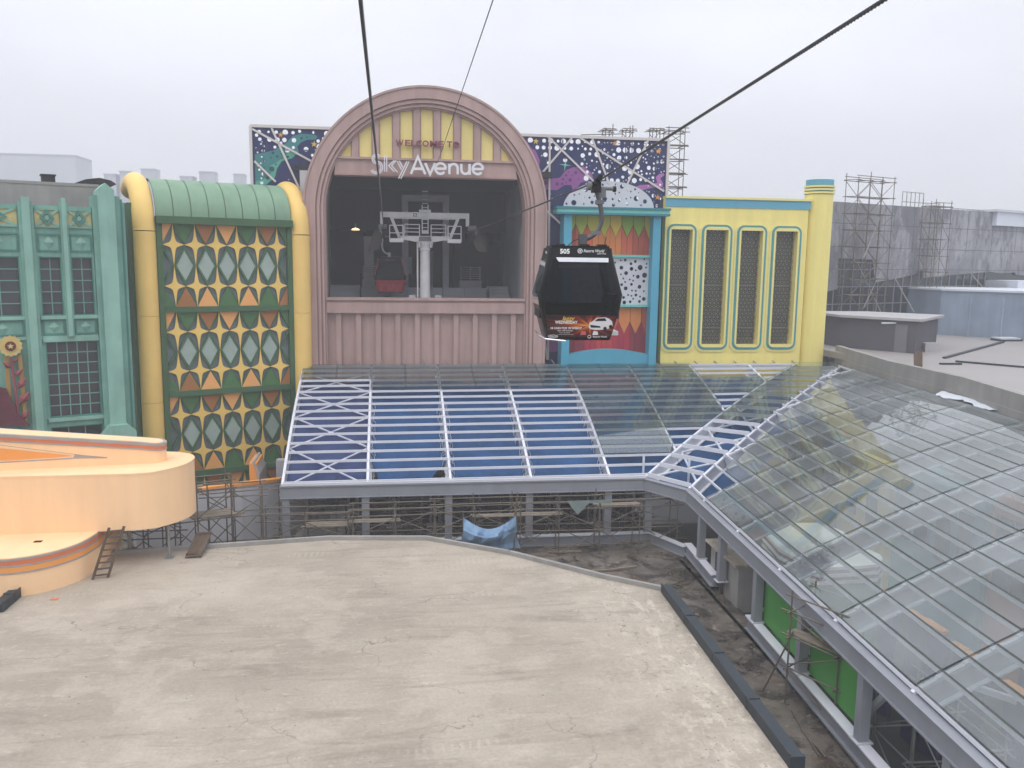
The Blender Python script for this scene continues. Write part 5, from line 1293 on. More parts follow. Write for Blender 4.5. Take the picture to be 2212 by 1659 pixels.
# loose grit and mortar crumbs on the roof
b = MB(); rg = random.Random(11)
for k in range(900):
    x, y = rg.uniform(-9, 8.6), 14+rg.random()**1.4*17.5
    if k % 3 == 0: x = 8.4-abs(rg.gauss(0, .8))
    if not inpoly((x, y), [(p[0], p[1]) for p in outl]) or (x < -7 and y > 27.5): continue
    s_ = rg.choice((.012, .018, .025, .035)); h = s_*rg.uniform(.4, .9); a_ = rg.uniform(0, 6)
    b.add([(x+s_*math.cos(a_+1.57*q), y+s_*math.sin(a_+1.57*q)*.7, ZR+.001) for q in range(4)]+[(x, y, ZR+h)], [(0, 1, 4), (1, 2, 4), (2, 3, 4), (3, 0, 4)])
tag(b.build('roof_grit', 'concrete_wall'), 'loose grit and mortar crumbs scattered over the concrete roof', kind='stuff')
# stray orange scrap
p = atZ(117, 1295, ZR); tag(MB().prism([(p.x-.12, p.y-.05), (p.x+.1, p.y-.07), (p.x+.13, p.y+.06), (p.x-.1, p.y+.05)], ZR+.004, ZR+.02, axis='z').build('paint_scrap', 'peach_rust'), 'small orange scrap lying on the concrete roof near the peach building', 'scrap')

# ---- blue sheet tent in the courtyard
tt = thing('sheet_tent', (5, 35.9, ZC), 'pale blue plastic sheet draped as a tent in the courtyard', 'tarpaulin')
pts = [(1000, 1113), (1050, 1128), (1112, 1117)]
v = []; f = []; nx, ny = 26, 16
for j in range(ny+1):
    for k in range(nx+1):
        s = k/nx; w = j/ny
        yt = 1118+26*math.sin(math.pi*s)-3*s; yb2 = 1190+6*math.sin(s*5)
        x = 1001+113*s+(4 if w > .5 else 0)*math.sin(8*w)+6*w*s
        y = yt+(yb2-yt)*w
        d_ = 36.2-.5*math.sin(math.pi*min(1, w*1.3))*(.4+.6*math.sin(math.pi*s))+.10*math.sin(s*17+w*4)+.07*math.sin(s*31+w*9)-.25*(w > .35)*math.sin(3*s+1)
        v.append(atY(x, y, d_))
for j in range(ny):
    for k in range(nx): a_ = j*(nx+1)+k; f.append((a_, a_+nx+1, a_+nx+2, a_+1))
MB().add(v, f).build('sheet', 'tent_blue', tt, smooth=True)
for s in (1001, 1113): p = atY(s, 1114, 36.2); pipe('pole', (p.x, 36.25, ZC), (p.x, 36.25, p.z+.2), .03, 'scaff', tt)
# torn green netting on the scaffold
nn = [atY(x, y, 37.0) for x, y in ((1225, 1082), (1326, 1080), (1318, 1088), (1272, 1087), (1248, 1112), (1236, 1098))]
tag(MB().add([tuple(p) for p in nn]+[(p.x, p.y+.03, p.z) for p in nn], [tuple(range(6))[::-1], tuple(range(6, 12))]).build('torn_netting', 'netting'), 'scrap of pale green netting caught on the courtyard scaffold', 'netting')
p = atZ(1420, 1066, -11.2)
tag(MB().box((p.x-.45, p.y-.3, -11.22), (p.x+.45, p.y+.3, -11.18)).build('loose_board', 'sign_white'), 'small white board lying on the scaffold by the canopy corner', 'board')
# long battens on the courtyard floor
for k, (x0, y0, x1, y1) in enumerate([(1225, 1237, 1320, 1231), (1316, 1231, 1375, 1224), (1175, 1181, 1300, 1176), (1185, 1193, 1255, 1190), (1325, 1174, 1490, 1160), (1317, 1160, 1470, 1148)]):
    a, b = atZ(x0, y0, ZC+.06), atZ(x1, y1, ZC+.06)
    tag(beam('floor_batten', a, b, .1, .08, 'plank', None), ['long batten lying across the courtyard floor, left piece', 'long batten lying across the courtyard floor, right piece', 'scaffold tube on the floor just right of the blue tent, farther one', 'scaffold tube on the floor just right of the blue tent, nearer one', 'nearest batten at the foot of the corner scaffold', 'farthest batten at the foot of the corner scaffold'][k], 'batten', 'battens on the courtyard floor')

# ================================================================== RIGHT-HAND ROOF TERRACE
ZP = -5.45
struct(MB().prism([(26.3, 20), (60, 20), (95, 90), (26.9, 75), (27.6, 49.0)], ZP-.4, ZP, axis='z').build('terrace_roof', 'wet_floor'))
pw = thing('terrace_parapet', (26, 38, -6), 'low bare concrete parapet along the top of the large glazed canopy', 'wall')
pp = [Vector((27.9, 50.3, 0)), Vector((26.35, 42.0, 0)), Vector((26.1, 35.5, 0)), Vector((24.6, 28.5, 0)), Vector((23.4, 20, 0))]
for i in range(4):
    a, b = pp[i], pp[i+1]; d = (b-a).normalized()*.0
    beam('parapet_length', (a.x+.2, a.y, -6.1), (b.x+.2, b.y+.0, -6.1), .30, 2.0, 'concrete_wall', pw)
    beam('parapet_skirt', (a.x+.05, a.y, -6.5), (b.x+.05, b.y, -6.5), .08, 1.4, 'concrete_wall', pw)
    beam('white_strip', (a.x+.9, a.y, ZP+.01), (b.x+.9, b.y, ZP+.01), .9, .012, 'floor_white', pw)
# big bare wall with curtain-wall base
w0 = atY(1790, 440, 62.0); WA = R(22); WW = frame((w0.x, w0.y), WA)
def w9(X, Y, d=0): return FP(WW, (3200+X/1.746)*.5486, (650+Y/1.746)*.5486, d)
bigw = thing('bare_wall_block', WW @ Vector((12, 0, -8)), 'tall unfinished grey wall block with patchy render and dark glazing below, behind the shed', 'building', rz=WA)
ztop_ = 4.72
def clp(p): return (p[0], min(p[1], ztop_-.1))
edge = [w9(*p) for p in [(60, 880), (170, 852), (178, 640), (410, 650), (432, 805), (560, 785), (700, 752), (760, 712), (765, 775), (1000, 752), (1120, 742), (1225, 735), (1300, 745), (1390, 738), (1400, 755), (1500, 762)]]
eL, eR = edge[0][0]-3, edge[-1][0]+6
MB().prism([(eL, edge[0][1]), *edge, (eR, edge[-1][1]), (eR, ztop_), (eL, ztop_)], 0, .5).build('rendered_wall', 'bare_wall', bigw, WW)
MB().box((eL, .18, -8), (eR, .6, 1.8)).build('dark_glazing', 'dark_glass', bigw, WW)
for k in range(34):
    u = eL+1.05*k+.3
    if u < 22: boxo('mullion', (u-.03, .10, -8), (u+.03, .2, 1.2 if u < 6 else -.2), 'glass_bar', bigw, WW)
for k in range(6): boxo('transom', (eL, .11, -7.2+1.35*k), (20, .19, -7.14+1.35*k), 'glass_bar', bigw, WW)
for z in (3.1, 1.3, -.4): boxo('formwork_joint', (eL, -.012, z), (eR, .01, z+.04), 'shed_dark', bigw, WW)
for k in range(10): boxo('formwork_joint', (eL+2.5+3.7*k, -.010, 1.0), (eL+2.54+3.7*k, .01, ztop_), 'shed_dark', bigw, WW)
a = w9(1240, 330); b = w9(1600, 435)
MB().box((a[0], -.4, b[1]), (eR+6, 4, a[1]+.1)).build('plant_room', 'render_cap', bigw, WW)
MB().box((a[0]-.5, -.6, a[1]+.1), (eR+6, 4, a[1]+.3)).build('plant_room_roof', 'hall_white', bigw, WW)
# scaffolds on that wall
def wscaf(label, X0, X1, Yb, Yt, dd, nl, nx, dy=1.1):
    p = w9(X0, Yb, dd); q = w9(X1, Yt, dd); l = WW @ Vector((p[0], dd, p[1])); h = q[1]-p[1]
    scaffold(label, l, WA, nx, (q[0]-p[0])/nx, dy, [h*(k+1)/nl for k in range(nl)], [(0, h*k/nl, 2) for k in (1, 3)], 'scaff', .3, True, 'scaffolds on the bare grey wall')
wscaf('tallest scaffold tower on the bare grey wall, rising above its top edge', 255, 560, 1010, 120, -1.6, 8, 3)
wscaf('second scaffold tower on the bare grey wall, farther right', 800, 950, 850, 290, -1.4, 5, 2)
# top-edge frames
def tframe(label, X0, X1, Y0, Y1, n):
    a = w9(X0, Y0, .2); b = w9(X1, Y0, .2); z1 = w9(X0, Y1, .2)[1]; z0 = ztop_-.02
    t_ = thing('edge_frame', WW @ Vector((a[0], .2, z0)), label, 'scaffold frame', 'frames on top of the bare wall', WA)
    for k in range(n+1):
        u = a[0]+(b[0]-a[0])*k/n; pipe('upright', (u, .2, z0), (u, .2, z1), .03, 'scaff_pale', t_, WW)
    for z in (z1, (z0+z1)/2-.2): pipe('rail', (a[0], .2, z), (b[0], .2, z), .03, 'scaff_pale', t_, WW)
tframe('square guard frame alone on top of the bare wall', 612, 757, 290, 182, 5)
tframe('long low guard rail along the right part of the bare wall top', 960, 1170, 320, 297, 6)
tframe('low guard rail next to the second scaffold top', 775, 900, 300, 274, 4)
# long props leaning on the wall
for k, (X0, Y0, X1, Y1) in enumerate([(305, 670, 490, 1055), (565, 780, 695, 1010), (490, 290, 350, 640), (470, 730, 350, 980), (1085, 745, 1195, 870)]):
    a = w9(X0, Y0, -.3); b = w9(X1, Y1, -2.2)
    tag(pipe('raking_prop', WW @ Vector((a[0], -.3, a[1])), WW @ Vector((b[0], -2.2, b[1])), .045, 'scaff_pale', None), ['raking prop running down to the flat shed roof', 'raking prop ending between the shed and the blue building', 'raking tube high up behind the tallest scaffold', 'raking tube crossing low behind the tallest scaffold', 'raking prop ending on top of the blue building'][k], 'prop', 'raking props on the bare wall')
# dark shed
def s9(X, Y, Z): return atZ((3200+X/1.746)*.5486, (650+Y/1.746)*.5486, Z)
sl_, sm_, sr_ = s9(180, 1252, ZP), s9(700, 1297, ZP), s9(845, 1250, ZP)
zt_s = atY((3200+700/1.746)*.5486, (650+1075/1.746)*.5486, sm_.y).z
shed = thing('roof_shed', (sm_.x, sm_.y+2, ZP), 'dark plum-grey shed with a flat pale roof on the terrace', 'shed')
bk1 = sl_+Vector((2.2, 6.5, 0)); 
fp = [(sl_.x, sl_.y), (sm_.x, sm_.y), (sr_.x, sr_.y), (sr_.x-3.0, sr_.y+3.2), (sl_.x, sl_.y+3.5)]
MB().prism(fp, ZP, zt_s, axis='z').build('shed_wall', 'shed_dark', shed)
MB().prism([(p[0]+s, p[1]+t_) for p, (s, t_) in zip(fp, ((-.3, -.2), (.1, -.4), (.45, 0), (0, .4), (-.3, .3)))], zt_s, zt_s+.16, axis='z').build('shed_roof', 'shed_roof', shed)
d = (sm_-sl_).normalized(); n_ = Vector((d.y, -d.x, 0))
c_ = sm_-d*.9; beam('shed_door', c_+n_*.02+Vector((0, 0, 0)), c_+n_*.02+Vector((0, 0, 1.75)), .75, .05, 'shed_door', shed, upv=n_)
c_ = sl_+d*3.2; boxo('strip_light', (c_.x-.7, c_.y-.35, zt_s-.22), (c_.x+.7, c_.y-.25, zt_s-.14), 'render_cap', shed)
p = s9(795, 1280, ZP); tag(MB().prism([(p.x-.5, p.y-.4), (p.x+.5, p.y-.3), (p.x+.55, p.y+.3), (p.x-.45, p.y+.35)], ZP, ZP+.55, axis='z').build('crate', 'shed_roof'), 'pale crate standing at the right corner of the dark shed', 'crate')
p = s9(730, 1395, ZP)
st2 = thing('timber_stack', p, 'small upright bundle of timber just behind the terrace parapet', 'timber')
for k in range(3): beam('timber_piece', (p.x-.2+.16*k, p.y, ZP), (p.x-.12+.16*k, p.y+.25, ZP+.75+.1*k), .15, .06, 'timber', st2)
# blue-grey rendered building
bl, br = s9(860, 1165, ZP), s9(1560, 1220, ZP)
zb_ = atY((3200+860/1.746)*.5486, (650+862/1.746)*.5486, bl.y).z
blue = thing('blue_render_building', ((bl.x+br.x)/2, bl.y, ZP), 'low blue-grey rendered building at the right edge behind the terrace', 'building')
bd = (br-bl).normalized()
q_ = [(bl.x, bl.y), (br.x+8, br.y+8*bd.y), (br.x+8, br.y+10), (bl.x-.5, bl.y+7)]
MB().prism(q_, ZP, zb_, axis='z').build('wall', 'blue_render', blue)
MB().prism([(q_[0][0]-.1, q_[0][1]-.1), (q_[1][0], q_[1][1]-.12), q_[2], (q_[3][0], q_[3][1])], zb_, zb_+.15, axis='z').build('coping', 'render_cap', blue)
for f_ in (.30, .62):
    c_ = bl+(br-bl)*f_; pipe('downpipe', (c_.x, c_.y-.12, ZP), (c_.x, c_.y-.12, zb_-.4), .08, 'blue_render', blue)
c_ = bl+(br-bl)*.18; boxo('wall_light', (c_.x+4.2, c_.y-.2, zb_-1.3), (c_.x+5.6, c_.y-.1, zb_-1.2), 'render_cap', blue)
boxo('doorway', (bl.x+.3, bl.y-.06, ZP), (bl.x+1.9, bl.y+.02, ZP+2.3), 'shed_dark', blue)
MB().box((bl.x+9, bl.y+3, zb_+.15), (bl.x+22, bl.y+7, zb_+.75)).build('roof_upstand', 'render_cap', blue)
# things lying on the terrace
for k, (X0, Y0, X1, Y1) in enumerate([(905, 1325, 1310, 1215), (985, 1348, 1500, 1392), (875, 1365, 1020, 1366)]):
    a, b = s9(X0, Y0, ZP+.05), s9(X1, Y1, ZP+.05)
    tag(beam('loose_channel', a, b, .22, .09, 'dark_trim', None), ['long dark channel lying diagonally on the terrace', 'long dark strip lying near the terrace parapet', 'short dark offcut on the terrace left of the long strip'][k], 'steel channel', 'channels lying on the terrace')
p = s9(1335, 1208, ZP); hp = thing('sheeted_pallet', p, 'white-topped pallet at the end of the dark channel on the terrace', 'pallet')
MB().box((p.x-.9, p.y-.5, ZP), (p.x+.9, p.y+.6, ZP+.14)).build('pallet_base', 'dark_trim', hp); MB().prism([(p.x-.95, p.y-.55), (p.x+.7, p.y-.5), (p.x+.8, p.y+.6), (p.x-.8, p.y+.65)], ZP+.14, ZP+.24, axis='z').build('sheet', 'hall_white', hp)
# crumpled pale plastic along the canopy top
A_ = atZ(2035, 846, ZTOP+.12); B_ = atZ(2212, 895, ZTOP+.12); v = []; f = []
rg = random.Random(4)
for k in range(25):
    p = A_+(B_-A_)*(k/24); w = .42+.12*math.sin(k*.55)+rg.uniform(-.06, .06)
    for j in range(5): v.append((p.x-w*j/4, p.y-.03*j, p.z+.05-.30*w*j/4+rg.uniform(-.02, .02)))
for k in range(24):
    for j in range(4): a = k*5+j; f.append((a, a+1, a+6, a+5))
tag(MB().add(v, f).build('plastic_sheet', 'render_cap', smooth=True), 'crumpled pale plastic strip lying along the top edge of the large glazed canopy', 'plastic sheet')

# ================================================================== UNDER THE LARGE CANOPY
def g4(X, Y, Z): return atZ((2700+X/1.413)*.5486, (1850+Y/1.413)*.5486, Z)
# concrete hut at the courtyard edge
zh = -11.75; h1, h2, h3 = g4(130, 395, zh), g4(300, 385, zh), g4(275, 545, zh)
hut = thing('concrete_hut', (h1.x+.8, (h1.y+h3.y)/2, ZC), 'small concrete hut with a flat slab roof and grey door beside the canopy posts', 'hut')
hx0_, hx1_, hy0_, hy1_ = min(h1.x, h3.x), h2.x+.2, h3.y, h1.y
MB().box((hx0_, hy0_, zh), (hx1_, hy1_, zh+.10)).build('slab_roof', 'roof_concrete', hut)
MB().box((hx0_+.25, hy0_+.2, ZC-.2), (hx1_-.1, hy1_-.1, zh)).build('hut_wall', 'concrete_wall', hut)
boxo('door', (hx0_+.2, hy1_-1.6, ZC), (hx0_+.26, hy1_-.7, zh-.25), 'dark_trim', hut)
boxo('door_sign', (hx0_+.18, hy1_-1.3, zh-.75), (hx0_+.2, hy1_-1.0, zh-.62), 'white_print', hut)
boxo('dark_opening', (hx0_+.9, hy0_+.16, ZC), (hx0_+1.5, hy0_+.22, zh-.35), 'wax_black', hut)
for k in (0, 1): pipe('leaning_stick', (hx0_-.1, hy0_+.7+.5*k, ZC), (hx0_+.2, hy0_+1.4+.4*k, ZC+1.2), .02, 'timber', hut)
# vivid green hoarding
gb = thing('green_hoarding', (13.6, 24, -12.6), 'vivid green board wall behind the canopy posts', 'hoarding')
for a, b in ((27.5, 23.95), (23.65, 20.4)):
    MB().add([(ex(a)+.25, a, -12.75), (ex(b)+.25, b, -12.75), (ex(b)+.25, b, ZE-.72), (ex(a)+.25, a, ZE-.72), (ex(a)+.33, a, -12.75), (ex(b)+.33, b, -12.75), (ex(b)+.33, b, ZE-.72), (ex(a)+.33, a, ZE-.72)], [(0, 3, 2, 1), (4, 5, 6, 7), (0, 1, 5, 4), (3, 7, 6, 2), (0, 4, 7, 3), (1, 2, 6, 5)]).build('board', 'green_board', gb)
# lobed kiosk with striped edge
kp = [g4(*p, -11.2) for p in ((430, 340), (600, 295), (750, 293), (870, 340), (955, 405), (1030, 448), (1080, 470), (1098, 495), (1070, 525), (960, 535), (750, 545), (640, 505), (520, 440))]
kpoly = [(p.x, p.y) for p in kp]
kio = thing('lobed_kiosk', (kp[0].x+1.5, kp[0].y, -14), 'cream lobed kiosk roof with mauve striped edge seen through the glass', 'kiosk')
MB().prism(off(kpoly if signed(kpoly) > 0 else kpoly[::-1], -.02), -15, -11.85, axis='z').build('kiosk_wall', 'kiosk_mint', kio)
kq = kpoly if signed(kpoly) > 0 else kpoly[::-1]
MB().prism(kq, -11.32, -11.2, axis='z').build('roof_sheet', 'kiosk_cream', kio)
for k, m_ in enumerate(('kiosk_mauve', 'kiosk_cream', 'kiosk_mauve', 'kiosk_cream')): MB().prism(off(kq, .02*(k % 2)), -11.32-.14*(k+1), -11.321-.14*k, axis='z').build('roof_stripe', m_, kio)
# stepped peach-coped wall and painted fronts farther in
pc = thing('stepped_wall', (17, 20, -14), 'stepped wall with peach coping seen through the right-hand glass', 'wall')
for (X0, Y0, X1, Y1) in ((1090, 680, 1165, 715), (1240, 785, 1330, 845), (1330, 835, 1445, 910), (1480, 965, 1560, 1010), (1560, 1015, 1665, 1090), (1770, 1180, 1900, 1260)):
    a, b = g4(X0, Y0, -11.5), g4(X1, Y1, -11.5); d = (b-a).normalized()
    beam('coping', a, b, .30, .12, 'peach_orange', pc); beam('wall_length', a+Vector((.12, 0, -2.5)), b+Vector((.12, 0, -2.5)), .12, 4.8, 'purple_mural', pc)
mu = thing('painted_front', (22, 32, -16), 'row of muted painted shop fronts standing inside under the large canopy', 'shopfront')
for k, (y0, y1, m_, z) in enumerate(((47, 43, 'panel_yellow', -9.6), (43, 40.5, 'sky_blue', -9.3), (40.5, 36, 'panel_yellow', -9.6), (36, 33, 'teal_mural', -9.0), (33, 29.5, 'teal_trim', -9.2), (29.5, 27, 'coral_mural', -8.8), (27, 22, 'purple_mural', -9.2), (22, 16, 'coral_mural', -9.4), (16, 8, 'purple_mural', -9.4))):
    MB().box((23.2+.3*(k % 2), y1, -16), (24.3, y0-.02, z)).build('front_panel', m_, mu)
    for j in range(2):
        yc = y1+(y0-y1)*(.3+.4*j); boxo('front_window', (23.15+.3*(k % 2), yc-.45, -12.5), (23.25+.3*(k % 2), yc+.45, z-.8), 'office_pane', mu)
struct(MB().box((14.3, 6, -16.3), (26, 48.9, -16)).build('arcade_floor', 'deep_floor'))
struct(MB().prism([(13.0, 36), (13.15, 36), (12.55, 8), (12.4, 8)], -18.9, ZC, axis='z').build('retaining_wall', 'concrete_wall'))
struct(MB().box((26.05, 8, -19), (26.5, 49, -6.9)).build('back_retaining_wall', 'concrete_wall'))
# scaffold by the hoarding and inside the arcade
pq = g4(560, 1290, ZC)
scaffold('tube scaffold with a plank platform beside the vivid green boards', (pq.x-.1, pq.y-.1, ZC), R(-62), 1, 1.7, 1.2, (1.2, 2.2, 3.0), [(0, 2.2, 2)], 'scaff', .5, True)
scaffold('tube scaffold standing deep inside under the large glazed canopy', (14.9, 17.5, -16), R(90), 2, 1.8, 1.2, (1.4, 2.8, 4.2), [], 'scaff_pale')
scaffold('tube scaffold at the bottom right under the large canopy', (14.1, 12.2, -16), R(90), 2, 1.9, 1.2, (1.4, 2.8, 3.8), [(0, 2.8, 3)], 'scaff_pale')
for k, (X0, Y0, X1, Y1, Z0, Z1) in enumerate([(1010, 1350, 1180, 1190, -12.6, -11.0), (1170, 1250, 1420, 1430, -12.7, -13.5), (1600, 1205, 1840, 1285, -11.2, -11.4)]):
    a, b = g4(X0, Y0, Z0), g4(X1, Y1, Z1); tag(beam('raking_strut', a, b, .16, .16, 'steel_pale', None), ['pale raking strut rising from a canopy post foot', 'pale strut running down under the large canopy', 'pale strut under the glass near the right edge'][k], 'strut', 'struts under the large canopy')
# tubes and rubbish on the courtyard strip
for k, (X0, Y0, X1, Y1) in enumerate([(640, 1440, 780, 1600), (590, 1340, 740, 1590), (430, 1230, 600, 900)]):
    a, b = g4(X0, Y0, ZC+.04), g4(X1, Y1, ZC+.04)
    if k == 2: b = g4(X1, Y1, ZC+2.4)
    tag(pipe('loose_tube', a, b, .03, 'scaff', None), ['loose tube lying on the wet courtyard strip, nearer one', 'loose tube lying on the wet courtyard strip, farther one', 'tube leaning up against the green hoarding scaffold'][k], 'tube', 'loose tubes in the courtyard')
lb = thing('low_kerb', g4(840, 1400, ZC), 'low concrete kerb running along the bottom of the courtyard strip', 'kerb')
for k in range(5):
    a, b = g4(700+60*k, 1290+75*k, ZC+.08), g4(757+60*k, 1361+75*k, ZC+.08); beam('kerb_stone', a, b, .2, .22, 'concrete_wall', lb)

# ================================================================== SCAFFOLDS ABOVE THE MURAL
p = atY(1447, 425, 54.0); q = atY(1468, 285, 54.0)
scaffold('tall narrow scaffold rising behind the right end of the navy screen', (p.x-.25, 54, p.z-2), 0, 1, 1.1, 1.0, [(q.z-p.z+2)*(k+1)/7 for k in range(7)], [(0, (q.z-p.z+2)*k/7, 2) for k in (3, 4, 5, 6)], 'scaff', .25, True, 'scaffolds behind the navy screen')
for k, x in enumerate((1308, 1352, 1410)):
    a = atY(x, 296, 54.5); b = atY(x, 274, 54.5)
    scaffold(['small scaffold frame above the navy screen, left one of three', 'small scaffold frame above the navy screen, middle one of three', 'small scaffold frame above the navy screen, right one of three'][k], (a.x, 54.5, a.z-1.5), 0, 1, .45, .8, (1.2, b.z-a.z+1.3), [], 'scaff', .1, True, 'scaffolds behind the navy screen')
a = atY(1255, 293, 54.5); b = atY(1345, 291, 54.5)
tag(beam('guard_rail', (a.x, 54.5, a.z+.05), (b.x, 54.5, b.z+.05), .05, .05, 'scaff', None), 'thin guard rail just above the top edge of the navy screen', 'rail')

# ================================================================== ROPEWAY TOWER
TY = 53.5
rtw = thing('ropeway_tower', (2.3, TY, -3.1), 'pale ropeway support tower numbered 22 standing in the arch opening', 'pylon')
tcx = atY(918, 580, TY).x
zyk = atY(918, 520, TY).z; zcb = atY(918, 470, TY).z
RXl, RXr = atY(829, 490, TY).x, atY(1016, 500, TY).x
MB().lathe([(.55, -3.1), (.52, -2.9), (.33, -2.75), (.30, zyk-1.0), (.29, zyk-.6), (.34, zyk-.58), (.34, zyk-.5), (.29, zyk-.47), (.31, zyk-.25), (.40, zyk-.12), (.40, zyk-.06)], (tcx, TY), 28).build('column', 'galv', rtw, smooth=True)
for k in range(10):
    a_ = 2*math.pi*k/10; beam('gusset', (tcx+.40*math.cos(a_), TY+.40*math.sin(a_), zyk-.42), (tcx+.47*math.cos(a_), TY+.47*math.sin(a_), zyk-.08), .03, .10, 'galv', rtw)
pipe('conduit', (tcx-.46, TY-.1, -3.1), (tcx-.46, TY-.1, zyk-.2), .05, 'galv', rtw)
for s in (-1, 1): boxo('base_block', (tcx+s*.8-.2, TY-.3, -3.1), (tcx+s*.8+.2, TY+.3, -2.25), 'hall_white', rtw)
yk = [(tcx-1.5, zyk+.28), (tcx-1.5, zyk+.05), (tcx-1.1, zyk+.02), (tcx-.6, zyk-.07), (tcx+.6, zyk-.07), (tcx+1.1, zyk+.02), (tcx+1.5, zyk+.05), (tcx+1.5, zyk+.28)]
MB().prism(yk, TY-.28, TY+.28).build('yoke', 'galv', rtw)
MB().prism([(tcx-.40, zyk-.03), (tcx+.40, zyk-.03), (tcx+.35, zyk+.24), (tcx-.35, zyk+.24)], TY-.34, TY-.285).build('yoke_plate', 'galv_dark', rtw)
boxo('top_beam', (tcx-2.72, TY-.16, zcb-.02), (tcx+2.72, TY+.16, zcb+.30), 'galv', rtw)
boxo('top_beam_lip', (tcx-2.0, TY-.2, zcb-.10), (tcx+2.0, TY-.14, zcb-.04), 'galv', rtw)
for s in (-1, 1):
    beam('inclined_leg', (tcx+s*1.55, TY, zyk+.15), (tcx+s*2.05, TY, zcb), .18, .18, 'galv', rtw)
    boxo('hanger_leg', (tcx+s*2.62-.1, TY-.12, zcb-.5), (tcx+s*2.62+.1, TY+.12, zcb), 'galv', rtw)
    xs = RXl if s < 0 else RXr
    MB().tube([(xs+s*.06-.25, TY-.5, zcb-.62), (xs+s*.06+.25, TY-.5, zcb-.62)], .16, 14).build('roller_guard', 'galv_dark', rtw, smooth=True)
    # sheave train: rocker beams with wheels, with a cloth sleeve on the outer side
    mrk = beam('main_rocker', (xs+s*.2, TY-1.9, zcb-.85), (xs+s*.2, TY+1.9, zcb-.85), .08, .22, 'galv_dark', rtw)
    for k in range(8):
        y = TY-2.1+k*.6
        MB().tube([(xs-.07, y, zcb-1.05), (xs+.07, y, zcb-1.05)], .25, 16).build('sheave', 'rubber', mrk, smooth=True)
    for k in range(4): beam('rocker', (xs+s*.12, TY-2.2+k*1.2, zcb-1.0), (xs+s*.12, TY-1.4+k*1.2, zcb-1.0), .05, .16, 'galv_dark', mrk)
    sv = [(xs+s*.05, zcb-.75), (xs+s*.55, zcb-.8), (xs+s*.95, zcb-2.05), (xs+s*.35, zcb-2.0), (xs+s*.1, zcb-1.5)]
    MB().prism(sv if s > 0 else sv[::-1], TY-.9, TY-.6).build('protective_sleeve', 'sleeve', rtw)
    # work cage and rails
    x0, x1 = tcx+s*1.35, tcx+s*2.15; zf = zyk-.08
    boxo('cage_floor', (min(x0, x1), TY-1.0, zf-.05), (max(x0, x1), TY-.3, zf), 'galv', rtw)
    boxo('cage_toe_board', (min(x0, x1), TY-1.02, zf), (max(x0, x1), TY-.99, zf+.18), 'galv', rtw)
    for x in (x0, x1): pipe('cage_post', (x, TY-1.0, zf), (x, TY-1.0, zf+.95), .028, 'galv', rtw)
    for z in (.5, .95): pipe('cage_rail', (x0, TY-1.0, zf+z), (x1, TY-1.0, zf+z), .028, 'galv', rtw)
    x0, x1 = tcx+s*.35, tcx+s*1.25
    for x in (x0, x1): pipe('walkway_post', (x, TY-.6, zyk+.25), (x, TY-.6, zyk+.95), .028, 'galv', rtw)
    for z in (.5, .72, .95): pipe('walkway_rail', (x0, TY-.6, zyk+z), (x1, TY-.6, zyk+z), .025, 'galv', rtw)
for s in (-.18, .18): pipe('ladder_stile', (tcx+s, TY-.35, zyk+.4), (tcx+s, TY-.35, zcb+.75), .03, 'galv', rtw)
for k in range(11): pipe('ladder_rung', (tcx-.18, TY-.35, zyk+.55+k*.24), (tcx+.18, TY-.35, zyk+.55+k*.24), .02, 'galv', rtw)
boxo('junction_box', (tcx-.16, TY-.6, zyk+.42), (tcx+.16, TY-.36, zyk+.62), 'hall_white', rtw)
boxo('top_cabinet', (tcx-.35, TY-.3, zcb+.30), (tcx+.35, TY+.2, zcb+.46), 'galv', rtw)
n22 = atY(896, 466, TY).x
boxo('number_plate', (n22-.16, TY-.20, zcb-.01), (n22+.16, TY-.165, zcb+.31), 'white_print', rtw)
text('tower_number', '22', n22-.14, TY-.21, zcb+.05, .28, 'wax_black', rtw, width=.28, bold=.006)
# portal frame of the drive hall behind
gx = atY(875, 490, 62).x; gx2 = atY(963, 490, 62).x; gz = atY(920, 436, 62).z
gp = thing('hall_portal', ((gx+gx2)/2, 62, -3.1), 'faint steel portal frame behind the ropeway tower inside the hall', 'portal frame')
for x in (gx, gx2): boxo('portal_leg', (x-.22, 61.8, -3.1), (x+.22, 62.2, gz), 'hall_wall', gp)
boxo('portal_head', (gx-.22, 61.75, gz), (gx2+.22, 62.25, gz+.45), 'hall_wall', gp)

# ================================================================== HAUL ROPES
def strand_rope(name, label, pts, r, m_='rope', pitch=.42, group='haul ropes'):
    """six strands laid round a core, following straight spans"""
    b = MB(); P_ = [Vector(p) for p in pts]
    seg = []; step = .07
    for a, c in zip(P_[:-1], P_[1:]):
        L_ = (c-a).length; n = max(2, int(L_/step)); seg += [a+(c-a)*(k/n) for k in range(n)]
    seg.append(P_[-1]); n = len(seg)
    for s in range(6):
        v = []; f = []; acc = 0
        for i, p in enumerate(seg):
            d = (seg[min(i+1, n-1)]-seg[max(i-1, 0)]).normalized(); x = d.cross(Vector((0, 0, 1))).normalized(); y = x.cross(d)
            if i: acc += (p-seg[i-1]).length
            a = 2*math.pi*(acc/pitch+s/6); c = p+(x*math.cos(a)+y*math.sin(a))*r*.62
            for k in range(4): q_ = 2*math.pi*k/4+a; v.append(c+(x*math.cos(q_)+y*math.sin(q_))*r*.42)
        for i in range(n-1):
            for k in range(4): f.append((i*4+k, i*4+(k+1) % 4, i*4+4+(k+1) % 4, i*4+4+k))
        b.add(v, f)
    return tag(b.build(name, m_, None, smooth=True), label, 'rope', group)
grip = atX(1291, 392, 5.25)
zrl = atY(829, 490, TY).z
pr_ = atX(1910, 0, 5.25)
dirn = (pr_-grip).normalized()
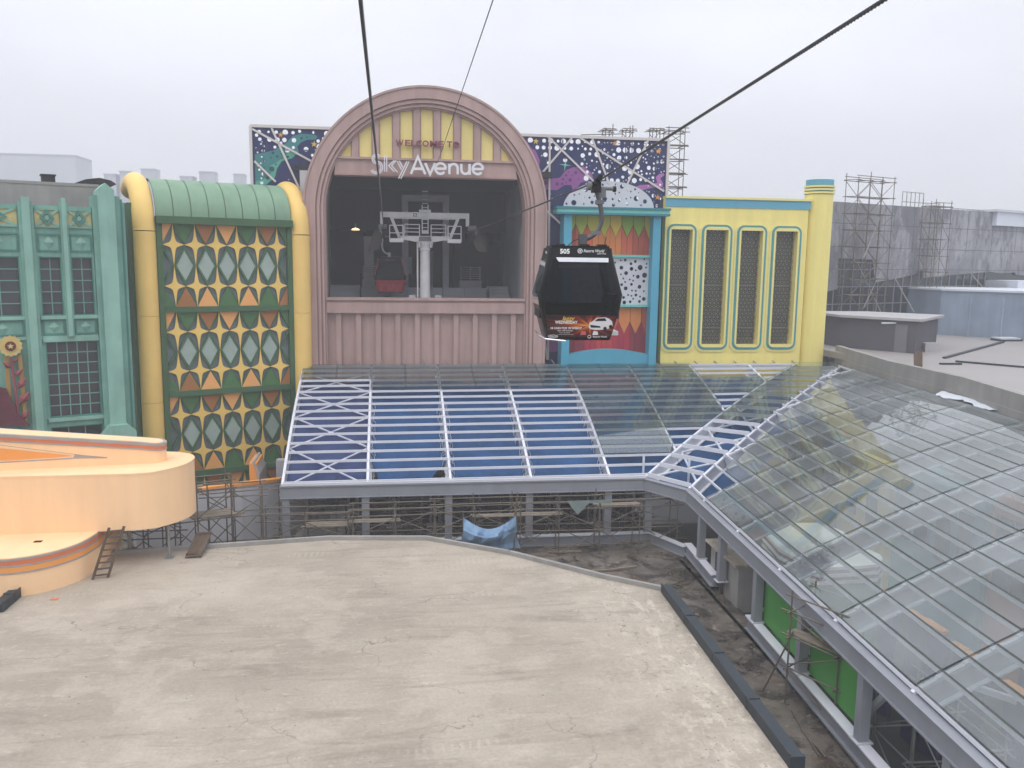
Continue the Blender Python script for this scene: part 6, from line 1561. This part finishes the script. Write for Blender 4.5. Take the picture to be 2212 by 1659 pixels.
strand_rope('haul_rope', 'thick twisted steel rope running to the upper right over the black cabin', [pr_+dirn*12, grip, (RXr, TY, atY(1016, 502, TY).z)], .029)
pl_ = atZ(779, 0, 2.95); pe_ = Vector((RXl, TY-.5, zrl)); 
strand_rope('haul_rope', 'thick steel rope dropping almost straight from overhead to the left end of the tower', [pl_+(pl_-pe_).normalized()*10, pl_, pe_], .029)
a = atX(1065, 0, 2.75); b = atX(935, 382, 2.75); 
d = (b-a).normalized()
tag(MB().tube([a-d*8, a, b, b+d*6], .016, 6).build('signal_cable', 'thin_rope'), 'thin dark cable slanting down to the pink beam beside the lettering', 'cable')

# ================================================================== GONDOLA CABINS
LV = [(-.00, .79, .78, .12), (-.20, .82, .84, .14), (-.62, .92, .95, .16), (-1.16, 1.06, 1.05, .18), (-1.50, 1.005, 1.03, .18), (-1.62, .975, 1.01, .18), (-2.20, .83, .90, .16), (-2.28, .80, .86, .14)]
def ring(hx, hy, r):
    return [(hx-r+r*math.cos(R(a)), -hy+r+r*math.sin(R(a))) for a in (-90, -60, -30, 0)]+[(hx-r+r*math.cos(R(a)), hy-r+r*math.sin(R(a))) for a in (0, 30, 60, 90)]+[(-hx+r+r*math.cos(R(a)), hy-r+r*math.sin(R(a))) for a in (90, 120, 150, 180)]+[(-hx+r+r*math.cos(R(a)), -hy+r+r*math.sin(R(a))) for a in (180, 210, 240, 270)]
def lev(z):
    for a, b in zip(LV[:-1], LV[1:]):
        if b[0] <= z <= a[0]:
            t = (a[0]-z)/(a[0]-b[0]); return tuple(a[k]+(b[k]-a[k])*t for k in range(4))
    return LV[-1]
def gondola(label, cx_, cy_, cz_, hang, body, glass, detail):
    g = thing('gondola_cabin', (cx_, cy_, cz_-2.28), label, 'cable car', 'gondola cabins')
    W = Matrix.Translation((cx_, cy_, cz_)) @ Matrix.Rotation(R(-5 if detail else 0), 4, 'Z')
    def shell(name, zs, m_, which='all', k=1.0):
        b = MB(); rs = [ring(*[lev(z)[q]*(k if q < 3 else 1) for q in (1, 2, 3)]) for z in zs]; n = 16
        v = [(p[0], p[1], z) for r_, z in zip(rs, zs) for p in r_]; f = []
        for i in range(len(zs)-1):
            for q in range(n):
                flat = q % 4 == 3
                if which == 'all' or (flat if which == 'flat' else (not flat and q//4 == which)): q2 = (q+1) % n; f.append((i*n+q, i*n+n+q, i*n+n+q2, i*n+q2)[::-1])
        if name == 'roof': f.append(tuple(range(n)))
        if name == 'floor_pan': f.append(tuple((len(zs)-1)*n+q for q in range(n))[::-1])
        return b.add(v, f).build(name, m_, g, W, True)
    zw = [-.30, -.62, -1.16, -1.44]
    shell('roof', [0, -.20, -.30], body[0]); [shell('corner_pillar', zw, body[1], c) for c in range(4)]
    gl = shell('window_glass', zw, glass, 'flat'); shell('waist_panel', [-1.44, -1.50, -1.62], body[2]); shell('lower_panel', [-1.62, -2.20], body[3]); shell('floor_pan', [-2.20, -2.28], body[0])
    MB().box((-.72, -.72, -.06), (.72, .72, .05)).build('roof_plate', 'cabin_black', g, W)
    # seats inside
    for s in (-1, 1): 
        MB().box((s*.80-.2, -.75, -1.75), (s*.80+.2, .75, -1.55)).build('bench', 'seat_dark', g, W); MB().box((s*.93-.05, -.7, -1.5), (s*.93+.04, .7, -1.15)).build('bench_back', 'seat_dark', g, W)
    # hanger: bracket, curved arm, grip
    hp_ = [Vector(p) for p in hang]
    arm = smooth_poly([(p.x, p.z) for p in hp_], 5); yy_ = hp_[0].y
    armo = MB().tube([(x, yy_, z) for x, z in arm], .062, 10).build('hanger_arm', 'hanger_grey' if detail else 'galv', g, smooth=True)
    e_ = hp_[-1]
    MB().box((e_.x-.10, yy_-.10, cz_), (e_.x+.10, yy_+.10, e_.z+.12)).build('hanger_bracket', 'hanger_grey' if detail else 'galv', g)
    s_ = hp_[0]
    MB().tube([(s_.x-.02, yy_-.30, s_.z), (s_.x+.02, yy_+.30, s_.z+.0)], .075, 10).build('grip_jaw', 'machine_black', armo, smooth=True)
    MB().box((s_.x-.09, yy_-.12, s_.z-.22), (s_.x+.12, yy_+.12, s_.z+.05)).build('grip_body', 'machine_black', armo)
    MB().tube([(s_.x+.05, yy_, s_.z-.10), (s_.x+.50, yy_, s_.z-.12)], [.05, .045], 10).build('grip_lever', 'galv_dark', armo, smooth=True)
    MB().tube([(s_.x+.46, yy_, s_.z-.12), (s_.x+.53, yy_, s_.z-.12)], .075, 12).build('grip_roller', 'rubber', armo, smooth=True)
    MB().tube([(s_.x-.22, yy_-.05, s_.z-.06), (s_.x-.13, yy_-.05, s_.z-.06)], .11, 16).build('running_wheel', 'galv_dark', armo, smooth=True)
    if detail:
        dir_ = Vector((0, 1, 0))
        for k in range(9): MB().tube([(s_.x+.0, yy_-.5+.05*k, s_.z+.12-.005*k), (s_.x+.0, yy_-.5+.05*k+.03, s_.z+.12-.005*k)], .07, 8).build('spring_coil', 'rubber', armo)
        for k, (i_) in enumerate((3, 8)): 
            p = arm[min(len(arm)-1, i_*4)]; MB().box((p[0]-.10, yy_-.08, p[1]-.05), (p[0]+.10, yy_+.08, p[1]+.05)).build('arm_clamp', 'galv_dark', armo)
        p = arm[7]; MB().box((p[0]+.05, yy_-.06, p[1]-.12), (p[0]+.22, yy_+.06, p[1]+.12)).build('sensor_box', 'galv_dark', armo)
        MB().tube([(e_.x-.08, yy_, e_.z), (e_.x-.25, yy_-.1, e_.z-.05), (e_.x-.45, yy_-.2, cz_+.03)], .012, 6).build('cable', 'rubber', g)
        MB().tube([(e_.x+.62, yy_, e_.z+.05), (e_.x+.55, yy_-.1, e_.z-.2), (e_.x+.35, yy_-.2, cz_+.03)], .012, 6).build('cable', 'rubber', g)
        for (x, y) in ((-.5, -.6), (.55, -.6), (.1, -.65)): MB().box((x-.12, y-.1, .05), (x+.12, y+.1, .09)).build('roof_fitting', 'machine_black', g, W)
    # front fittings lie on the sloping front face
    def face(za, zb_):
        ya, yb2 = -lev(za)[2], -lev(zb_)[2]; ang = math.atan2(-(ya-yb2), za-zb_); return W @ Matrix.Translation((0, ya, za)) @ Matrix.Rotation(ang, 4, 'X')
    if detail:
        F1 = face(0, -.20); 
        text('cabin_number', '505', -.52, -.012, -.155, .165, 'white_print', g, F1, .003, bold=.004)
        MB().ribbon(circ((-.02, -.085), .055, 14), .012, -.014, -.006, True).build('emblem', 'white_print', g, F1); MB().ribbon([(-.05, -.10), (-.02, -.06), (-.015, -.11), (.01, -.06)], .013, -.014, -.006).build('emblem_mark', 'white_print', g, F1)
        text('brand_script', 'Resorts World', .06, -.012, -.115, .105, 'white_print', g, F1, .003, shear=.35, width=.52); text('brand_name', 'GENTING', .40, -.012, -.165, .045, 'white_print', g, F1, .003, spacing=1.2)
        F2 = face(-.20, -.62)
        MB().prism([(-.60, -.09), (-.55, -.16), (.68, -.16), (.68, -.05), (-.62, -.05)], -.03, -.004).build('chrome_strip', 'chrome', g, F2)
        for k in range(3): boxo('vent_slot', (-.55, -.008, -.24-.03*k), (.55, -.002, -.23-.03*k), 'rubber', g, F2)
        F3 = face(-1.62, -2.20)
        adp = MB().prism([(-.80, -.585), (.78, -.585), (.90, -.03), (-.85, -.03)], -.012, -.003).build('advert_panel', 'advert', g, F3)
        text('advert_script', 'Jazzy', -.45, -.016, -.16, .15, 'gold_print', adp, F3, .002, shear=.3, bold=.003); text('advert_title', 'WEDNESDAY', -.62, -.016, -.245, .105, 'white_print', adp, F3, .002, bold=.003, width=.56)
        text('advert_line', '18 CARS FOR 18 WEEKS*', -.74, -.016, -.385, .075, 'white_print', adp, F3, .002, bold=.0015, width=.78); text('advert_line', 'Earn 1GP to enter!', -.55, -.016, -.44, .05, 'white_print', adp, F3, .002); text('advert_dates', '01.07 - 28.10.2018', -.50, -.016, -.49, .034, 'white_print', adp, F3, .002)
        boxo('advert_rule', (-.55, -.016, -.525), (-.15, -.012, -.521), 'white_print', adp, F3)
        cp_ = [(.22, -.33), (.24, -.22), (.33, -.17), (.42, -.09), (.62, -.075), (.72, -.11), (.80, -.18), (.82, -.28), (.76, -.35), (.60, -.39), (.40, -.40), (.27, -.38)]
        MB().prism(cp_, -.017, -.012).build('advert_car', 'sign_white', adp, F3); MB().prism([(.36, -.175), (.44, -.105), (.62, -.095), (.66, -.165)], -.021, -.018).build('advert_car_glass', 'wax_black', adp, F3)
        MB().prism([(.25, -.27), (.50, -.30), (.52, -.34), (.28, -.34)], -.021, -.018).build('advert_car_grille', 'wax_black', adp, F3)
        for c in ((.63, -.36), (.77, -.31)): MB().prism(circ(c, .045, 12), -.021, -.018).build('advert_car_wheel', 'wax_black', adp, F3)
        for x in (.02, .32): MB().prism([(x, -.53), (x+.15, -.53), (x+.13, -.44), (x+.03, -.43)], -.016, -.012).build('advert_badge', 'cabin_redpale' if x < .2 else 'sign_white', adp, F3)
        text('brand_script', 'Resorts World', .33, -.018, -.595, .07, 'white_print', adp, F3, .002, shear=.35, width=.36); MB().ribbon(circ((.25, -.575), .04, 12), .01, -.018, -.012, True).build('emblem', 'white_print', adp, F3)
        MB().ribbon([(-.66+.12*math.cos(R(a)), -.575+.035*math.sin(R(a))) for a in range(0, 360, 30)], .009, -.018, -.012, True).build('oval_emblem', 'white_print', adp, F3); text('emblem_script', 'Awana', -.75, -.018, -.59, .055, 'white_print', adp, F3, .002, shear=.4, width=.18)
        # bumper rail and step at the bottom
        MB().tube([(-1.0, .25, -2.16), (-.98, -.4, -2.2), (-.85, -.93, -2.25), (-.35, -1.0, -2.29)], .022, 6).build('bumper_rail', 'chrome', g, W, True)
        MB().box((.84, -.35, -2.20), (1.08, .35, -2.10)).build('door_step', 'galv', g, W)
        Lw = W @ Matrix.Translation((-.82, -.35, -.12)) @ Matrix.Rotation(R(-90), 4, 'Z')
        text('side_script', 'Resorts', .1, -.02, -.03, .10, 'white_print', g, Lw, .002, shear=.35)
    else:
        F3 = face(-1.62, -2.20)
        MB().prism([(-.80, -.56), (.78, -.56), (.88, -.02), (-.85, -.02)], -.012, -.003).build('front_panel', 'cabin_red', g, F3)
        for pts in ([(-.6, -.55), (-.55, -.2), (-.3, -.05), (-.1, -.2), (-.1, -.5)], [(.05, -.5), (.2, -.1), (.45, -.5), (.6, -.1)]): MB().ribbon(pts, .13, -.018, -.012).build('painted_script', 'cabin_redpale', g, F3)
        MB().ribbon([(-.7, -.12), (.75, -.16)], .05, -.018, -.012).build('painted_stripe', 'cabin_redpale', g, F3)
        for s in (-1, 1):
            pts = [(s*(lev(z)[1]-.05), -lev(z)[2]-.01, z) for z in (-.05, -.62, -1.1)]; MB().tube(pts, .035, 6).build('red_edge', 'cabin_redpale', g, W)
        text('roof_script', 'Resorts World', -.3, -.86, -.16, .1, 'cabin_redpale', g, W, .003, shear=.3)
    return g
def z7(X, Y, Yd): return atY((2050+X/2.37)*.5486, (650+Y/2.37)*.5486, Yd)
gy = grip.y
hang = [z7(X, Y, gy) for X, Y in ((700, 175), (705, 230), (728, 310), (748, 400), (756, 470), (750, 540), (720, 610), (670, 660), (620, 685), (578, 690))]
fc_ = z7(595, 1185, gy-1.0)
tp_ = z7(585, 772, gy-.8)
gondola('glossy black gondola cabin numbered 505 with a car advert, hanging in front of the arch', fc_.x, gy, tp_.z, hang, ('cabin_black', 'cabin_black', 'cabin_black', 'cabin_black'), 'cabin_glass', True)
ry = 57.5; rc = atY(843, 592, ry); rtop = atY(843, 557, ry-.8)
hg = [atY(*((1200+X/2.212)*.5486, (750+Y/2.212)*.5486), ry) for X, Y in ((680, 385), (676, 430), (674, 480), (682, 520), (705, 545), (735, 555))]
gondola('dark red gondola cabin waiting inside the station behind the tower', rc.x, ry, rtop.z, hg, ('cabin_black', 'cabin_black', 'cabin_red', 'cabin_red'), 'cabin_glass', False)

# ================================================================== HAZE
hz = bpy.data.materials.new('haze'); hz.use_nodes = True; n = hz.node_tree.nodes; n.clear()
ho_ = n.new('ShaderNodeOutputMaterial'); pv = n.new('ShaderNodeVolumePrincipled')
pv.inputs['Color'].default_value = (.93, .95, 1, 1); pv.inputs['Density'].default_value = HAZE; pv.inputs['Anisotropy'].default_value = .2
hz.node_tree.links.new(pv.outputs[0], ho_.inputs['Volume']); M['haze'] = hz
if HAZE > 0: tag(MB().box((-200, -35, -31.5), (200, 380, 40)).build('haze', 'haze'), kind='stuff')
